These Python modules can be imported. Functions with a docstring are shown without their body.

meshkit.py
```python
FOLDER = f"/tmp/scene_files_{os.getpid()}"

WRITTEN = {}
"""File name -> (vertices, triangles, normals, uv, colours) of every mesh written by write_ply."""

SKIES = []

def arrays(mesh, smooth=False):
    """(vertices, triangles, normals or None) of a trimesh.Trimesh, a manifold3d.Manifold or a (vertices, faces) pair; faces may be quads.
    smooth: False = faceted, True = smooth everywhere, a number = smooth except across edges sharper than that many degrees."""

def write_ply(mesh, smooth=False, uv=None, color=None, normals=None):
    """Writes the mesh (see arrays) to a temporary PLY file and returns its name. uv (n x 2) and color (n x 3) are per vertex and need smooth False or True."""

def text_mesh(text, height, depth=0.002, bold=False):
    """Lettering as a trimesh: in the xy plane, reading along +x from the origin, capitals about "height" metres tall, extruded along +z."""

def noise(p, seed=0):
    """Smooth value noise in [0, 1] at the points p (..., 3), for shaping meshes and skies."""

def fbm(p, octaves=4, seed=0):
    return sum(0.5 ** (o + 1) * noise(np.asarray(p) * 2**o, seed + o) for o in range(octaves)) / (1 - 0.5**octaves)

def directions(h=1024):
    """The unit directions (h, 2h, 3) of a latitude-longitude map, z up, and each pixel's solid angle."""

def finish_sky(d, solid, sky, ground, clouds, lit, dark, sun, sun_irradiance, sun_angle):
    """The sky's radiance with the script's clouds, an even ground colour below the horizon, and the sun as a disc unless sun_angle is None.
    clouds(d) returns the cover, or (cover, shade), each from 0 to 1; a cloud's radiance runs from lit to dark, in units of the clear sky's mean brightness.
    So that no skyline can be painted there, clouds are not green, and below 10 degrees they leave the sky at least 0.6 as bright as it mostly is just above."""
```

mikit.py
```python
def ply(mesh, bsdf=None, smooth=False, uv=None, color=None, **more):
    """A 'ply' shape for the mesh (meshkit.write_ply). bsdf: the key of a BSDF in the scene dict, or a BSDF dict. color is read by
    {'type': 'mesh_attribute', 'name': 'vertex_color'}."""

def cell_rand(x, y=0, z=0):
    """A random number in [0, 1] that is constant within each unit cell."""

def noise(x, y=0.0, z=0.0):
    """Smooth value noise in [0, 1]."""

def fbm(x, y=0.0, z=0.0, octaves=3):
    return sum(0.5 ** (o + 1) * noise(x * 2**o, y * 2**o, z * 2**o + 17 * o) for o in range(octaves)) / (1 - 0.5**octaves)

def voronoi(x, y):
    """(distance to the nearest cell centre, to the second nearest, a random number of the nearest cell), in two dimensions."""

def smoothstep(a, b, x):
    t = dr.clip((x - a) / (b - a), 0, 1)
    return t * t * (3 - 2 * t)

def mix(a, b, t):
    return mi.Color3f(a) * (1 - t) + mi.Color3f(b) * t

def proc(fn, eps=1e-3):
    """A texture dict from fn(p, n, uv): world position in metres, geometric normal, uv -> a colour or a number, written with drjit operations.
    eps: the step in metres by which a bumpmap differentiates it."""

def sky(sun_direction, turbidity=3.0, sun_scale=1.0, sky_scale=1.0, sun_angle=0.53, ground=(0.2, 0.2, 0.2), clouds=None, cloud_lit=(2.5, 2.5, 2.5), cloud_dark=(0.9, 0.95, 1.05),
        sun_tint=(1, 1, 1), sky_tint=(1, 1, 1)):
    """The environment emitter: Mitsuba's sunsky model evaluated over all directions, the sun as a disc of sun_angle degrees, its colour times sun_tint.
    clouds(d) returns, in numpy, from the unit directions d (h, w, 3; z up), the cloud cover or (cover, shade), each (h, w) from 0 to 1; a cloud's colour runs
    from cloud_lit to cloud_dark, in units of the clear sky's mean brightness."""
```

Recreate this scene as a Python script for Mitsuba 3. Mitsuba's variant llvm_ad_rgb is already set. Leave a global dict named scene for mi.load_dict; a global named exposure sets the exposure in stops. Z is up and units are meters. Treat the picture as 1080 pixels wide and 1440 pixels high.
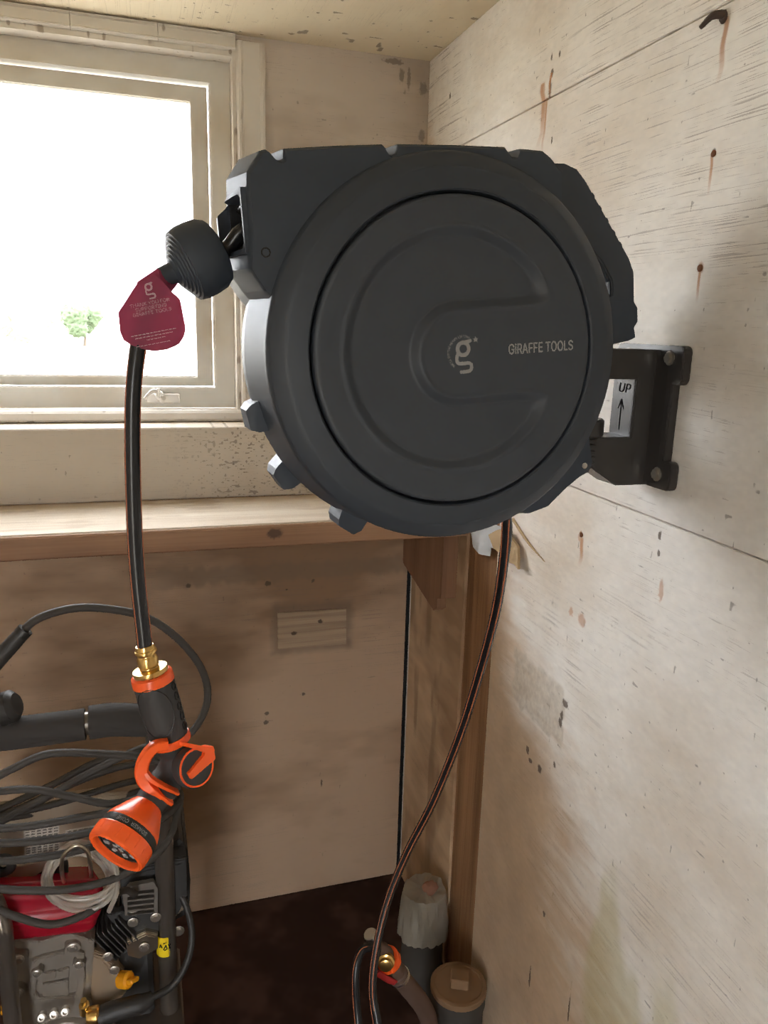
import math, random
import numpy as np, trimesh, manifold3d as m3, drjit as dr
import mitsuba as mi
import mikit
from mikit import ply, proc, noise, fbm, smoothstep, mix, voronoi
from meshkit import text_mesh
import meshkit
from shapely.geometry import Polygon, Point, LineString, box as sbox
from shapely.ops import unary_union
T = mi.ScalarTransform4f
random.seed(7); rng = np.random.default_rng(7)

# ------------------------------------------------------------------ camera
EYE = np.array([0.0, 0.0, 1.775])
YAW, PITCH, ROLL, FPX = 0.308081, -0.235380, 0.0292607, 1086.93
_f = np.array([math.sin(YAW)*math.cos(PITCH), math.cos(YAW)*math.cos(PITCH), math.sin(PITCH)])
_r = np.array([math.cos(YAW), -math.sin(YAW), 0.0]); _u = np.cross(_r, _f)
RIGHT = _r*math.cos(ROLL) + _u*math.sin(ROLL); UP = -_r*math.sin(ROLL) + _u*math.cos(ROLL); FWD = _f
scene, labels = {'type': 'scene'}, {}
scene['camera'] = {'type': 'perspective', 'fov_axis': 'x', 'fov': math.degrees(2*math.atan(540/FPX)), 'near_clip': 0.02, 'far_clip': 500.0,
                   'to_world': T().look_at(origin=EYE.tolist(), target=(EYE+FWD).tolist(), up=UP.tolist())}
exposure = 5.85
# overcast sky: the only light, coming through the window and an unseen doorway added behind the camera for fill
scene['sky'] = mikit.sky([0.3, 0.5, 0.8], turbidity=6.0, sky_scale=1.0, sun_angle=None, ground=(0.35, 0.34, 0.33),
                         clouds=lambda d: (np.full(d.shape[:2], 1.0), np.clip(meshkit.fbm(d*2.5, 3, 4)*1.2-0.4, 0, 1)*0.5),
                         cloud_lit=(1.83, 1.88, 1.95), cloud_dark=(1.48, 1.52, 1.58))

def at(px, py, X=None, Y=None, Z=None):
    """World point seen at a spot of the photograph, on the plane of the given real X, Y or Z."""
    d = RIGHT*((px-540)/FPX) - UP*((py-720)/FPX) + FWD
    k = (X-EYE[0])/d[0] if X is not None else (Y-EYE[1])/d[1] if Y is not None else (Z-EYE[2])/d[2]
    return EYE + d*k

# ------------------------------------------------------------------ mesh helpers
def tm(m):
    if hasattr(m, 'to_mesh'):
        q = m.to_mesh(); return trimesh.Trimesh(np.array(q.vert_properties[:, :3], float), np.array(q.tri_verts), process=False)
    return m
def cat(*ms): return trimesh.util.concatenate([tm(m) for m in ms])
def xf(m, M):
    m = tm(m).copy(); m.apply_transform(M); return m
def move(m, p): return xf(m, trimesh.transformations.translation_matrix(p))
def frame(o, z, x=None):
    """4x4 with local z along z."""
    z = np.asarray(z, float); z = z/np.linalg.norm(z)
    x = np.asarray(x if x is not None else ([1, 0, 0] if abs(z[0]) < 0.9 else [0, 1, 0]), float)
    x = x - z*(x@z); x /= np.linalg.norm(x); y = np.cross(z, x)
    M = np.eye(4); M[:3, 0], M[:3, 1], M[:3, 2], M[:3, 3] = x, y, z, o
    return M
def hullpts(p): return m3.Manifold.hull_points(np.asarray(p, float))
def cbox(lo, hi, c=0.003):
    """Box with chamfered edges."""
    lo, hi = np.asarray(lo, float), np.asarray(hi, float); c = min(c, 0.45*float((hi-lo).min()))
    P = []
    for k in range(3):
        a, b = lo+c, hi-c; a[k], b[k] = lo[k], hi[k]
        P += [[(a, b)[i][0], (a, b)[j][1], (a, b)[l][2]] for i in (0, 1) for j in (0, 1) for l in (0, 1)]
    return hullpts(P)
def balls(pts, r, seg=14):
    """Rounded hull of spheres."""
    rs = r if hasattr(r, '__len__') else [r]*len(pts)
    P = [trimesh.creation.icosphere(2, a).vertices + np.asarray(p) for p, a in zip(pts, rs)]
    return hullpts(np.vstack(P))
def spline(pts, n=10, closed=False):
    p = np.asarray(pts, float)
    if len(p) == 2: return np.linspace(p[0], p[1], n+1)
    q = np.vstack([2*p[0]-p[1], p, 2*p[-1]-p[-2]]); out = []
    for i in range(1, len(q)-2):
        a, b, c, d = q[i-1:i+3]
        for t in np.arange(n)/n:
            out.append(0.5*(2*b+(c-a)*t+(2*a-5*b+4*c-d)*t*t+(3*b-a-3*c+d)*t**3))
    out.append(p[-1]); return np.array(out)
def sweep(pts, r, seg=12, n=8, smooth=True, caps=True):
    p = spline(pts, n) if smooth else np.asarray(pts, float)
    k = len(p); t = np.gradient(p, axis=0); t /= np.maximum(np.linalg.norm(t, axis=1, keepdims=True), 1e-12)
    rr = np.interp(np.linspace(0, 1, k), np.linspace(0, 1, len(r)), r) if hasattr(r, '__len__') else np.full(k, r)
    nrm = np.cross(t[0], [0.31, 0.2, 0.93]); nrm /= np.linalg.norm(nrm); V = []
    for i in range(k):
        nrm = nrm - t[i]*(nrm@t[i]); nrm /= np.linalg.norm(nrm); bn = np.cross(t[i], nrm)
        a = np.arange(seg)*2*np.pi/seg
        V.append(p[i] + rr[i]*(np.cos(a)[:, None]*nrm + np.sin(a)[:, None]*bn))
    V = np.vstack(V); F = []
    for i in range(k-1):
        for j in range(seg):
            a, b = i*seg+j, i*seg+(j+1) % seg
            F += [[a, b, b+seg], [a, b+seg, a+seg]]
    if caps:
        V = np.vstack([V, p[0], p[-1]])
        for j in range(seg):
            F += [[len(V)-2, (j+1) % seg, j], [len(V)-1, (k-1)*seg+j, (k-1)*seg+(j+1) % seg]]
    return trimesh.Trimesh(V, F, process=False)
def lathe(prof, M=None, seg=48):
    """prof: (r, z) from bottom to top with the solid on the axis side; revolved about local z."""
    p = np.asarray(prof, float); a = np.arange(seg)*2*np.pi/seg; k = len(p)
    V = np.stack([p[:, 0, None]*np.cos(a), p[:, 0, None]*np.sin(a), np.repeat(p[:, 1, None], seg, 1)], -1).reshape(-1, 3)
    F = []
    for i in range(k-1):
        for j in range(seg):
            b, c = i*seg+j, i*seg+(j+1) % seg
            F += [[b, c, c+seg], [b, c+seg, b+seg]]
    m = trimesh.Trimesh(V, F, process=False); m.update_faces(m.area_faces > 1e-14)
    return xf(m, M) if M is not None else m
def prism(poly, z0, z1, M=None, ch=0.0):
    """Extruded shapely polygon from z0 to z1 with both rims chamfered by ch."""
    if not isinstance(poly, (Polygon,)) and hasattr(poly, 'geoms'):
        return cat(*[prism(g, z0, z1, M, ch) for g in poly.geoms])
    if not hasattr(poly, 'exterior'): poly = Polygon(poly)
    if ch <= 0:
        m = trimesh.creation.extrude_polygon(poly, z1-z0, engine='earcut'); m.apply_translation([0, 0, z0])
    else:
        cs = lambda g: m3.CrossSection([np.array(r.coords)[:-1] for r in [g.exterior, *g.interiors]], m3.FillRule.EvenOdd)
        base = cs(poly); parts = [base.extrude(z1-z0-2*ch).translate([0, 0, z0+ch])]
        for k in (0.45, 0.8, 1.0):
            parts.append(base.offset(-ch*(1-math.sqrt(max(0, 1-k*k))), m3.JoinType.Miter).extrude(z1-z0-2*ch+2*ch*k).translate([0, 0, z0+ch-ch*k]))
        m = tm(m3.Manifold.batch_boolean(parts, m3.OpType.Add))
    return xf(m, M) if M is not None else m
def union(*ms): return m3.Manifold.batch_boolean(list(ms), m3.OpType.Add)
def mf(m):
    if isinstance(m, m3.Manifold): return m
    m = tm(m); m = trimesh.Trimesh(m.vertices, m.faces, process=True); m.merge_vertices(digits_vertex=7); m.update_faces(m.nondegenerate_faces()); m.fix_normals()
    return m3.Manifold(m3.Mesh(np.asarray(m.vertices, np.float32), np.asarray(m.faces, np.uint32)))
def rect(cx, cy, w, h, r=0.0):
    g = sbox(cx-w/2+r, cy-h/2+r, cx+w/2-r, cy+h/2-r); return g.buffer(r, 6) if r else g
def pxpoly(pts, Y): 
    """Polygon in the (X, Z) plane at depth Y."""
    return Polygon([(lambda q: (q[0], q[2]))(at(*p, Y=Y)) for p in pts])
XZ = np.array([[1, 0, 0, 0], [0, 0, -1, 0], [0, 1, 0, 0], [0, 0, 0, 1.0]])     # local (x, y, z) -> world (x, -z, y): prism depth runs towards the camera
def xzprism(poly, Yf, depth, ch=0.0): return prism(poly, -Yf-depth, -Yf, XZ, ch)      # front face at Yf, going back

# ------------------------------------------------------------------ scene helpers
def key_for(name):
    if name not in scene and not any(k.startswith(name+'__') for k in scene): return name
    i = 1
    while f'{name}_{i:03d}' in scene or any(k.startswith(f'{name}_{i:03d}__') for k in scene): i += 1
    return f'{name}_{i:03d}'
def obj(name, mesh, mat, parent=None, smooth=35, label=None):
    k = key_for((parent+'__' if parent else '')+name)
    scene[k] = ply(tm(mesh), mat, smooth=smooth)
    if label: labels[k] = {'label': label}
    return k
def thing(name, label, category, group=None):
    k = name; i = 0
    while k in labels: i += 1; k = f'{name}_{i:03d}'
    labels[k] = {'label': label, 'category': category}
    if group: labels[k]['group'] = group
    return k
def tag(k, label, category, group=None):
    labels[k] = {'label': label, 'category': category}
    if group: labels[k]['group'] = group
def struct(k, label=None, category=None):
    labels[k] = {'kind': 'structure'}
    if label: labels[k]['label'] = label
    if category: labels[k]['category'] = category
def bolt(p, axis, r=0.006, h=0.005):
    hexa = [(r*math.cos(a), r*math.sin(a)) for a in np.arange(6)*math.pi/3]
    return cat(prism(Polygon(hexa), 0.0, h, frame(p, axis), 0.0008), lathe([(0, 0), (r*1.45, 0), (r*1.45, 0.0012), (r*1.2, 0.0018), (0, 0.0018)], frame(p, axis), 20))

# ------------------------------------------------------------------ materials
def M(name, d): scene[name] = d; return name
def P(name, rgb, rough=0.5, metal=0.0, spec=0.5, **k):
    return M(name, {'type': 'twosided', 'bsdf': {'type': 'principled', 'base_color': {'type': 'rgb', 'value': list(rgb)}, 'roughness': rough, 'metallic': metal, 'specular': spec, **k}})
def spots(a, z, items):
    """Coverage 0..1 of small round marks (a, z, ra, rz)."""
    s = mi.Float(0)
    for (pa, pz, ra, rz) in items:
        d = dr.sqrt(dr.square((a-pa)/ra) + dr.square((z-pz)/rz))
        s = dr.maximum(s, 1-smoothstep(0.6, 1.1, d + 0.6*(noise(a*240, z*240, pa*9)-0.5)))
    return s
def drips(a, z, items):
    """Rust runs: (a, z top, width, length)."""
    s = mi.Float(0)
    for (pa, pz, w, l) in items:
        off = (noise(z*40, pa*50)-0.5)*w*1.2
        t = (pz-z)/l
        s = dr.maximum(s, (1-smoothstep(0.3, 1.0, dr.abs(a-pa-off)/w))*smoothstep(-0.02, 0.02, t)*(1-smoothstep(0.3, 1.0, t)))
    return s
def paint(a, z, base, dark, cr=1.0, seed=0.0, dirt=0.5):
    """Old paint on plywood: blotches, grain checks running along a, flecks."""
    big = fbm(a*2.3+seed, z*2.9, seed, octaves=4)
    mid = fbm(a*9+seed, z*26, seed+3, octaves=3)
    c = mix(base, dark, dr.clip((big-0.42)*2.4*dirt + (mid-0.5)*0.55*dirt, 0, 1))
    warp = z + 0.012*fbm(a*3, z*3, seed+5, octaves=2)
    g = noise(a*11+seed, warp*760, seed+7); g2 = noise(a*30+seed, warp*1000, seed+9)
    patch = smoothstep(0.44, 0.72, fbm(a*4+seed, z*5, seed+11, octaves=3))
    crack = smoothstep(0.74, 0.88, g)*patch + 0.6*smoothstep(0.84, 0.93, g2)*smoothstep(0.3, 0.7, noise(a*9, z*11, seed+2))
    c = mix(c, (0.18, 0.145, 0.115), dr.clip(crack*0.45*cr, 0, 0.5))
    f = noise(a*95+seed, z*95, seed+13)
    c = mix(c, (0.10, 0.075, 0.055), smoothstep(0.95, 0.985, f)*0.5*cr)
    return c
def wood(a, z, c0, c1, seed=0.0, s=1.0):
    """Bare timber, grain along z."""
    w = a + 0.02*fbm(a*6, z*2.2, seed, octaves=3)
    ring = noise(w*75*s + seed, z*1.6, seed+1); fine = noise(a*420, z*9, seed+2)
    return mix(c0, c1, dr.clip(0.65*ring + 0.35*fine + 0.5*(fbm(a*8, z*3, seed+4)-0.5), 0, 1))
def TEX(name, fn, rough=0.75, spec=0.25, bump=None, bs=1.0):
    b = {'type': 'principled', 'base_color': proc(fn), 'roughness': rough, 'specular': spec}
    if bump is not None: b = {'type': 'bumpmap', 'arbitrary': proc(bump, 0.0015), 'scale': bs, 'bsdf': b}
    return M(name, {'type': 'twosided', 'bsdf': b})

WHITE, TANW = (0.64, 0.575, 0.50), (0.45, 0.35, 0.265)
def f_right(p, n, uv):
    y, z = p.y, p.z
    c = paint(y, z, (0.76, 0.735, 0.69), (0.57, 0.49, 0.395), 1.0, 2.0, 0.9)
    # grime and painted shelf shadow towards the floor and the corner, its edge ragged
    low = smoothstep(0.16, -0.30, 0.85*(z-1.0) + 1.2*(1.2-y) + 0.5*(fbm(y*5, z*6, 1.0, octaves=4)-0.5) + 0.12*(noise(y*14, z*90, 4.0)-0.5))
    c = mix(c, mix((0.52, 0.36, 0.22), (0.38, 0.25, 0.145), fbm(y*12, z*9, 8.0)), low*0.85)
    c = c*(0.94 + 0.12*fbm(y*70, z*140, 2.0, octaves=3))
    # grey bare patch of weathered plywood beside the stud and a pale scraped patch below it
    e = 0.02*(noise(y*60, z*60)-0.5)
    pt = smoothstep(0.0, 0.012, y-1.19+e)*smoothstep(0.0, 0.02, 1.42-y+e)*smoothstep(0.0, 0.01, z-0.975+e)*smoothstep(0.0, 0.02, 1.11-z+e)
    c = mix(c, mix((0.36, 0.31, 0.25), (0.60, 0.54, 0.45), fbm(y*150, z*110, octaves=3)), pt*0.6)
    alg = smoothstep(0.50, 0.72, fbm(y*11, z*4, 6.0, octaves=3) + 0.32 - 16*dr.square(y-0.91) - 9*dr.square(z-0.64))
    c = mix(c, (0.40, 0.36, 0.14), alg*0.4)
    dk = spots(y, z, [(1.439, 2.273, .004, .006), (1.433, 2.243, .006, .008), (1.437, 2.222, .005, .022), (1.409, 2.269, .004, .006), (1.415, 2.124, .003, .007), (1.951, 2.331, .006, .008), (.955, 2.018, .004, .007), (.954, 1.868, .004, .006),
                      (1.195, 1.415, .004, .006), (.975, 1.473, .004, .009), (.973, 1.444, .004, .006), (1.196, 1.075, .012, .010), (1.205, 1.045, .006, .012), (1.208, 1.028, .007, .012), (1.31, .885, .009, .006), (1.27, .89, .009, .010), (1.215, .933, .005, .008), (1.325, .902, .008, .010), (1.204, .591, .005, .008), (1.238, .398, .004, .03), (1.084, .468, .003, .035)])
    c = mix(c, (0.10, 0.07, 0.05), dk*0.85)
    rust = dr.maximum(drips(y, z, [(1.463, 2.235, .012, .13), (1.450, 2.205, .006, .11), (1.437, 2.245, .006, .05), (.963, 2.185, .007, .09), (.958, 2.018, .004, .06), (.954, 1.866, .004, .05), (1.19, 1.41, .008, .06)]),
                      spots(y, z, [(1.463, 2.222, .007, .016), (1.195, 1.41, .010, .012), (.954, 1.868, .007, .009), (.957, 1.389, .006, .022), (1.205, 1.262, .008, .01), (1.167, 1.259, .014, .014)])*0.7)
    c = mix(c, (0.40, 0.17, 0.05), rust*0.75)
    return c
def f_bump_r(p, n, uv):
    return 0.0012*noise(p.y*15+2, (p.z+0.012*fbm(p.y*3, p.z*3, 7.0, octaves=2))*420, 9.0) + 0.0010*fbm(p.y*60, p.z*60, octaves=2)
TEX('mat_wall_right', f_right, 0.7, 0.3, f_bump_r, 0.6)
def f_back(p, n, uv):
    x, z = p.x, p.z
    c = paint(x, z, (0.57, 0.505, 0.44), (0.39, 0.325, 0.265), 0.8, 5.0, 1.1)
    web = spots(x, z, [(.684, 2.41, .008, .02), (.704, 2.405, .005, .03), (.745, 2.385, .012, .018), (.745, 2.271, .010, .016), (.66, 2.44, .03, .008)])
    return mix(c, (0.12, 0.10, 0.085), web*0.55)
TEX('mat_wall_back', f_back)
def f_low(p, n, uv):
    x, z = p.x, p.z
    c = paint(x, z, (0.46, 0.32, 0.215), (0.27, 0.165, 0.095), 0.6, 8.0, 1.5)
    band = smoothstep(0.02, 0.0, dr.abs(z-1.085)-0.015+0.02*(noise(x*70, z*6)-0.5))*smoothstep(-0.15, 0.1, x)
    c = mix(c, (0.20, 0.145, 0.10), band*0.45)
    dk = spots(x, z, [(.106, 1.062, .009, .006), (.325, 1.052, .010, .008), (.457, 1.051, .005, .006), (.38, 1.03, .004, .004), (.32, .645, .007, .006), (.317, .617, .008, .008), (.43, .695, .006, .005), (.02, .755, .008, .006), (.489, .386, .004, .014)])
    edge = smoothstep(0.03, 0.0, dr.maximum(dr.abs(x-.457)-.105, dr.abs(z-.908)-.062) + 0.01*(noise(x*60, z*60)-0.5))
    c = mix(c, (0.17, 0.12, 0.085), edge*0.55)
    return mix(c, (0.09, 0.065, 0.045), dk*0.8)
TEX('mat_lower_panel', f_low, 0.65, 0.3)
TEX('mat_patch', lambda p, n, uv: mix(wood(p.z, p.x, (0.24, 0.16, 0.10), (0.46, 0.34, 0.23), 3.0, 1.4), (0.08, 0.055, 0.04), spots(p.x, p.z, [(.40, .895, .009, .007), (.478, .925, .008, .007)])*0.9), 0.7)
TEX('mat_under_sill', lambda p, n, uv: mix(paint(p.x, p.z, (0.50, 0.44, 0.36), (0.37, 0.30, 0.23), 0.9, 13.0, 0.9), (0.09, 0.07, 0.055), smoothstep(0.74, 0.86, noise(p.x*150, p.z*240))*smoothstep(0.0, 0.28, p.x)*0.55), 0.75)
TEX('mat_corner_panel', lambda p, n, uv: mix(paint(p.y, p.z, (0.54, 0.385, 0.245), (0.33, 0.205, 0.115), 0.5, 17.0, 1.5), (0.22, 0.13, 0.07), smoothstep(0.55, 0.75, fbm(p.y*14, p.z*4, 2.0))*0.6), 0.7)
TEX('mat_ceiling', lambda p, n, uv: mix(paint(p.y, p.x, (0.66, 0.59, 0.45), (0.52, 0.43, 0.30), 0.5, 21.0, 0.8), (0.10, 0.07, 0.05), smoothstep(0.90, 0.95, noise(p.x*60, p.y*60))*0.6), 0.8)
TEX('mat_stud', lambda p, n, uv: wood(p.y, p.z, (0.145, 0.07, 0.034), (0.33, 0.185, 0.092), 31.0), 0.7)
TEX('mat_apron', lambda p, n, uv: mix(wood(p.z, p.x, (0.20, 0.105, 0.06), (0.32, 0.185, 0.105), 33.0, 0.7), (0.07, 0.04, 0.03), spots(p.x, p.z, [(.277, 1.315, .02, .013), (-.02, 1.32, .004, .004)])*0.8), 0.55)
TEX('mat_bracket_wood', lambda p, n, uv: wood(p.y+p.x, p.z, (0.17, 0.085, 0.05), (0.27, 0.15, 0.085), 37.0, 0.6), 0.6)
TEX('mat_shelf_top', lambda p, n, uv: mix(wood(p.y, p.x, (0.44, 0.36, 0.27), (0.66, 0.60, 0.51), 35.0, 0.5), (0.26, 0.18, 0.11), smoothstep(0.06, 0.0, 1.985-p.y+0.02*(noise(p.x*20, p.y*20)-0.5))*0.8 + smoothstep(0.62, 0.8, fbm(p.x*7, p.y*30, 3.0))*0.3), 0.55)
TEX('mat_trim', lambda p, n, uv: mix(mix((0.62, 0.585, 0.53), (0.47, 0.41, 0.34), dr.clip((fbm(p.x*5, p.z*5, 2.0)-0.4)*2, 0, 1)), (0.18, 0.12, 0.08), smoothstep(0.8, 0.92, noise(p.x*90, p.z*34, p.y*60))*0.6), 0.55, 0.35)
TEX('mat_sash', lambda p, n, uv: mix((0.63, 0.61, 0.56), (0.50, 0.42, 0.31), dr.clip((fbm(p.x*8, p.z*8, 6.0)-0.45)*1.8, 0, 1)*0.8), 0.45, 0.4)
TEX('mat_floor', lambda p, n, uv: mix((0.030, 0.014, 0.010), (0.062, 0.033, 0.024), smoothstep(0.4, 0.75, fbm(p.x*9, p.y*9, 1.0, octaves=4))), 0.8)
TEX('mat_plain_wall', lambda p, n, uv: paint(p.x+p.y, p.z, WHITE, TANW, 0.6, 41.0, 0.8), 0.75)
TEX('mat_field', lambda p, n, uv: mix((0.33, 0.31, 0.25), (0.40, 0.37, 0.31), fbm(p.x*.3, p.y*.3)), 0.9)
P('mat_crank', (0.72, 0.70, 0.66), 0.3)
P('mat_case', (0.036, 0.047, 0.062), 0.52, 0.0, 0.38)
P('mat_case_ring', (0.034, 0.043, 0.055), 0.5, 0.0, 0.45)
P('mat_lid', (0.042, 0.051, 0.063), 0.5, 0.0, 0.45)
P('mat_bracket', (0.032, 0.030, 0.029), 0.33)
P('mat_print', (0.26, 0.26, 0.26), 0.6)
P('mat_emboss', (0.006, 0.006, 0.007), 0.9, 0.0, 0.1)
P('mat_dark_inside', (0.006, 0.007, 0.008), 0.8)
P('mat_hose', (0.012, 0.013, 0.015), 0.28)
P('mat_hose_stripe', (0.36, 0.105, 0.04), 0.45)
P('mat_rubber', (0.022, 0.021, 0.020), 0.5)
P('mat_rubber_dusty', (0.045, 0.040, 0.035), 0.65)
P('mat_foam', (0.035, 0.032, 0.030), 0.9)
P('mat_orange', (0.90, 0.115, 0.018), 0.28, clearcoat=0.4, clearcoat_gloss=0.9)
P('mat_grip', (0.034, 0.033, 0.033), 0.62)
P('mat_black', (0.012, 0.012, 0.012), 0.4)
P('mat_brass', (0.78, 0.52, 0.18), 0.22, 1.0)
P('mat_steel', (0.85, 0.83, 0.80), 0.35, 1.0)
P('mat_bolt', (0.60, 0.57, 0.52), 0.35, 1.0)
P('mat_zinc', (0.50, 0.45, 0.36), 0.3, 1.0)
P('mat_cast', (0.28, 0.25, 0.215), 0.45, 0.55)
P('mat_cast_tan', (0.33, 0.25, 0.175), 0.5, 0.4)
P('mat_tube_paint', (0.17, 0.15, 0.13), 0.2, 0.7)
P('mat_red', (0.30, 0.006, 0.02), 0.16, clearcoat=0.8, clearcoat_gloss=0.95)
P('mat_yellow', (0.82, 0.60, 0.02), 0.4)
P('mat_amber', (0.72, 0.30, 0.01), 0.35)
P('mat_plate', (0.47, 0.39, 0.30), 0.38, 0.75)
P('mat_sticker', (0.55, 0.50, 0.45), 0.5)
P('mat_fin', (0.07, 0.068, 0.064), 0.45, 0.4)
P('mat_muffler', (0.03, 0.03, 0.03), 0.6)
P('mat_slat', (0.16, 0.145, 0.13), 0.5, 0.4)
P('mat_rust', (0.13, 0.05, 0.022), 0.85)
P('mat_dark_iron', (0.06, 0.042, 0.034), 0.7)
P('mat_pvc_dusty', (0.21, 0.125, 0.065), 0.8)
P('mat_pvc_dark', (0.050, 0.045, 0.038), 0.7)
P('mat_tape', (0.36, 0.33, 0.27), 0.45, 0.3)
P('mat_cap_clay', (0.27, 0.14, 0.09), 0.85)
P('mat_pipe_brown', (0.10, 0.062, 0.045), 0.65)
P('mat_paper_grey', (0.42, 0.43, 0.43), 0.6)
P('mat_nest', (0.38, 0.27, 0.15), 0.85)
P('mat_red_handle', (0.40, 0.03, 0.03), 0.45)
P('mat_tree', (0.085, 0.12, 0.065), 0.8)
P('mat_bark', (0.10, 0.08, 0.06), 0.9)
M('mat_glass', {'type': 'thindielectric', 'int_ior': 1.5})
M('mat_tag', {'type': 'principledthin', 'base_color': {'type': 'rgb', 'value': [0.42, 0.10, 0.17]}, 'roughness': 0.5, 'diff_trans': 0.9})
M('mat_tag_print', {'type': 'principledthin', 'base_color': {'type': 'rgb', 'value': [0.75, 0.55, 0.60]}, 'roughness': 0.6, 'diff_trans': 0.9})
M('mat_clear_tube', {'type': 'principled', 'base_color': {'type': 'rgb', 'value': [0.86, 0.80, 0.72]}, 'roughness': 0.18, 'spec_trans': 0.72, 'specular': 0.5})

# ------------------------------------------------------------------ the room
DX, BY, CZ = 0.76, 2.107, 2.452               # right wall, back wall, ceiling
LX, FY = -1.45, -1.30                       # left wall and the wall behind the camera, its unseen doorway added for fill light
# window opening
OX1, OX0 = 0.255, -0.86
OZ1, OZ0 = 1.775+0.636, 1.775-0.262
wb = mf(trimesh.creation.box(bounds=[[LX-.1, BY, -.1], [DX+.1, BY+.12, CZ+.1]])) - mf(trimesh.creation.box(bounds=[[OX0, BY-.1, OZ0], [OX1, BY+.3, OZ1]]))
struct(obj('wall_back', wb, 'mat_wall_back', smooth=False), 'painted wooden wall with the window in it')
struct(obj('floor', trimesh.creation.box(bounds=[[LX-.1, FY-.1, -.1], [DX+.1, BY+.12, 0]]), 'mat_floor', smooth=False), 'dark reddish brown floor')
struct(obj('ceiling', trimesh.creation.box(bounds=[[LX-.1, FY-.1, CZ], [DX+.1, BY+.12, CZ+.1]]), 'mat_ceiling', smooth=False), 'yellowish painted ceiling')
struct(obj('wall_left', trimesh.creation.box(bounds=[[LX-.1, FY, 0], [LX, BY, CZ]]), 'mat_plain_wall', smooth=False))
wf = mf(trimesh.creation.box(bounds=[[LX-.1, FY-.12, 0], [DX+.1, FY, CZ]])) - mf(trimesh.creation.box(bounds=[[-1.0, FY-.3, -.05], [-0.48, FY+.1, 2.05]]))
struct(obj('wall_front', wf, 'mat_plain_wall', smooth=False))
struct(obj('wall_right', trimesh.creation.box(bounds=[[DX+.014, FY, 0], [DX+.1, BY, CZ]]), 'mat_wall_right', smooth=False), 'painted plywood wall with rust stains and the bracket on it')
S1, S2 = 1.775+0.427, 1.775-0.280
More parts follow.
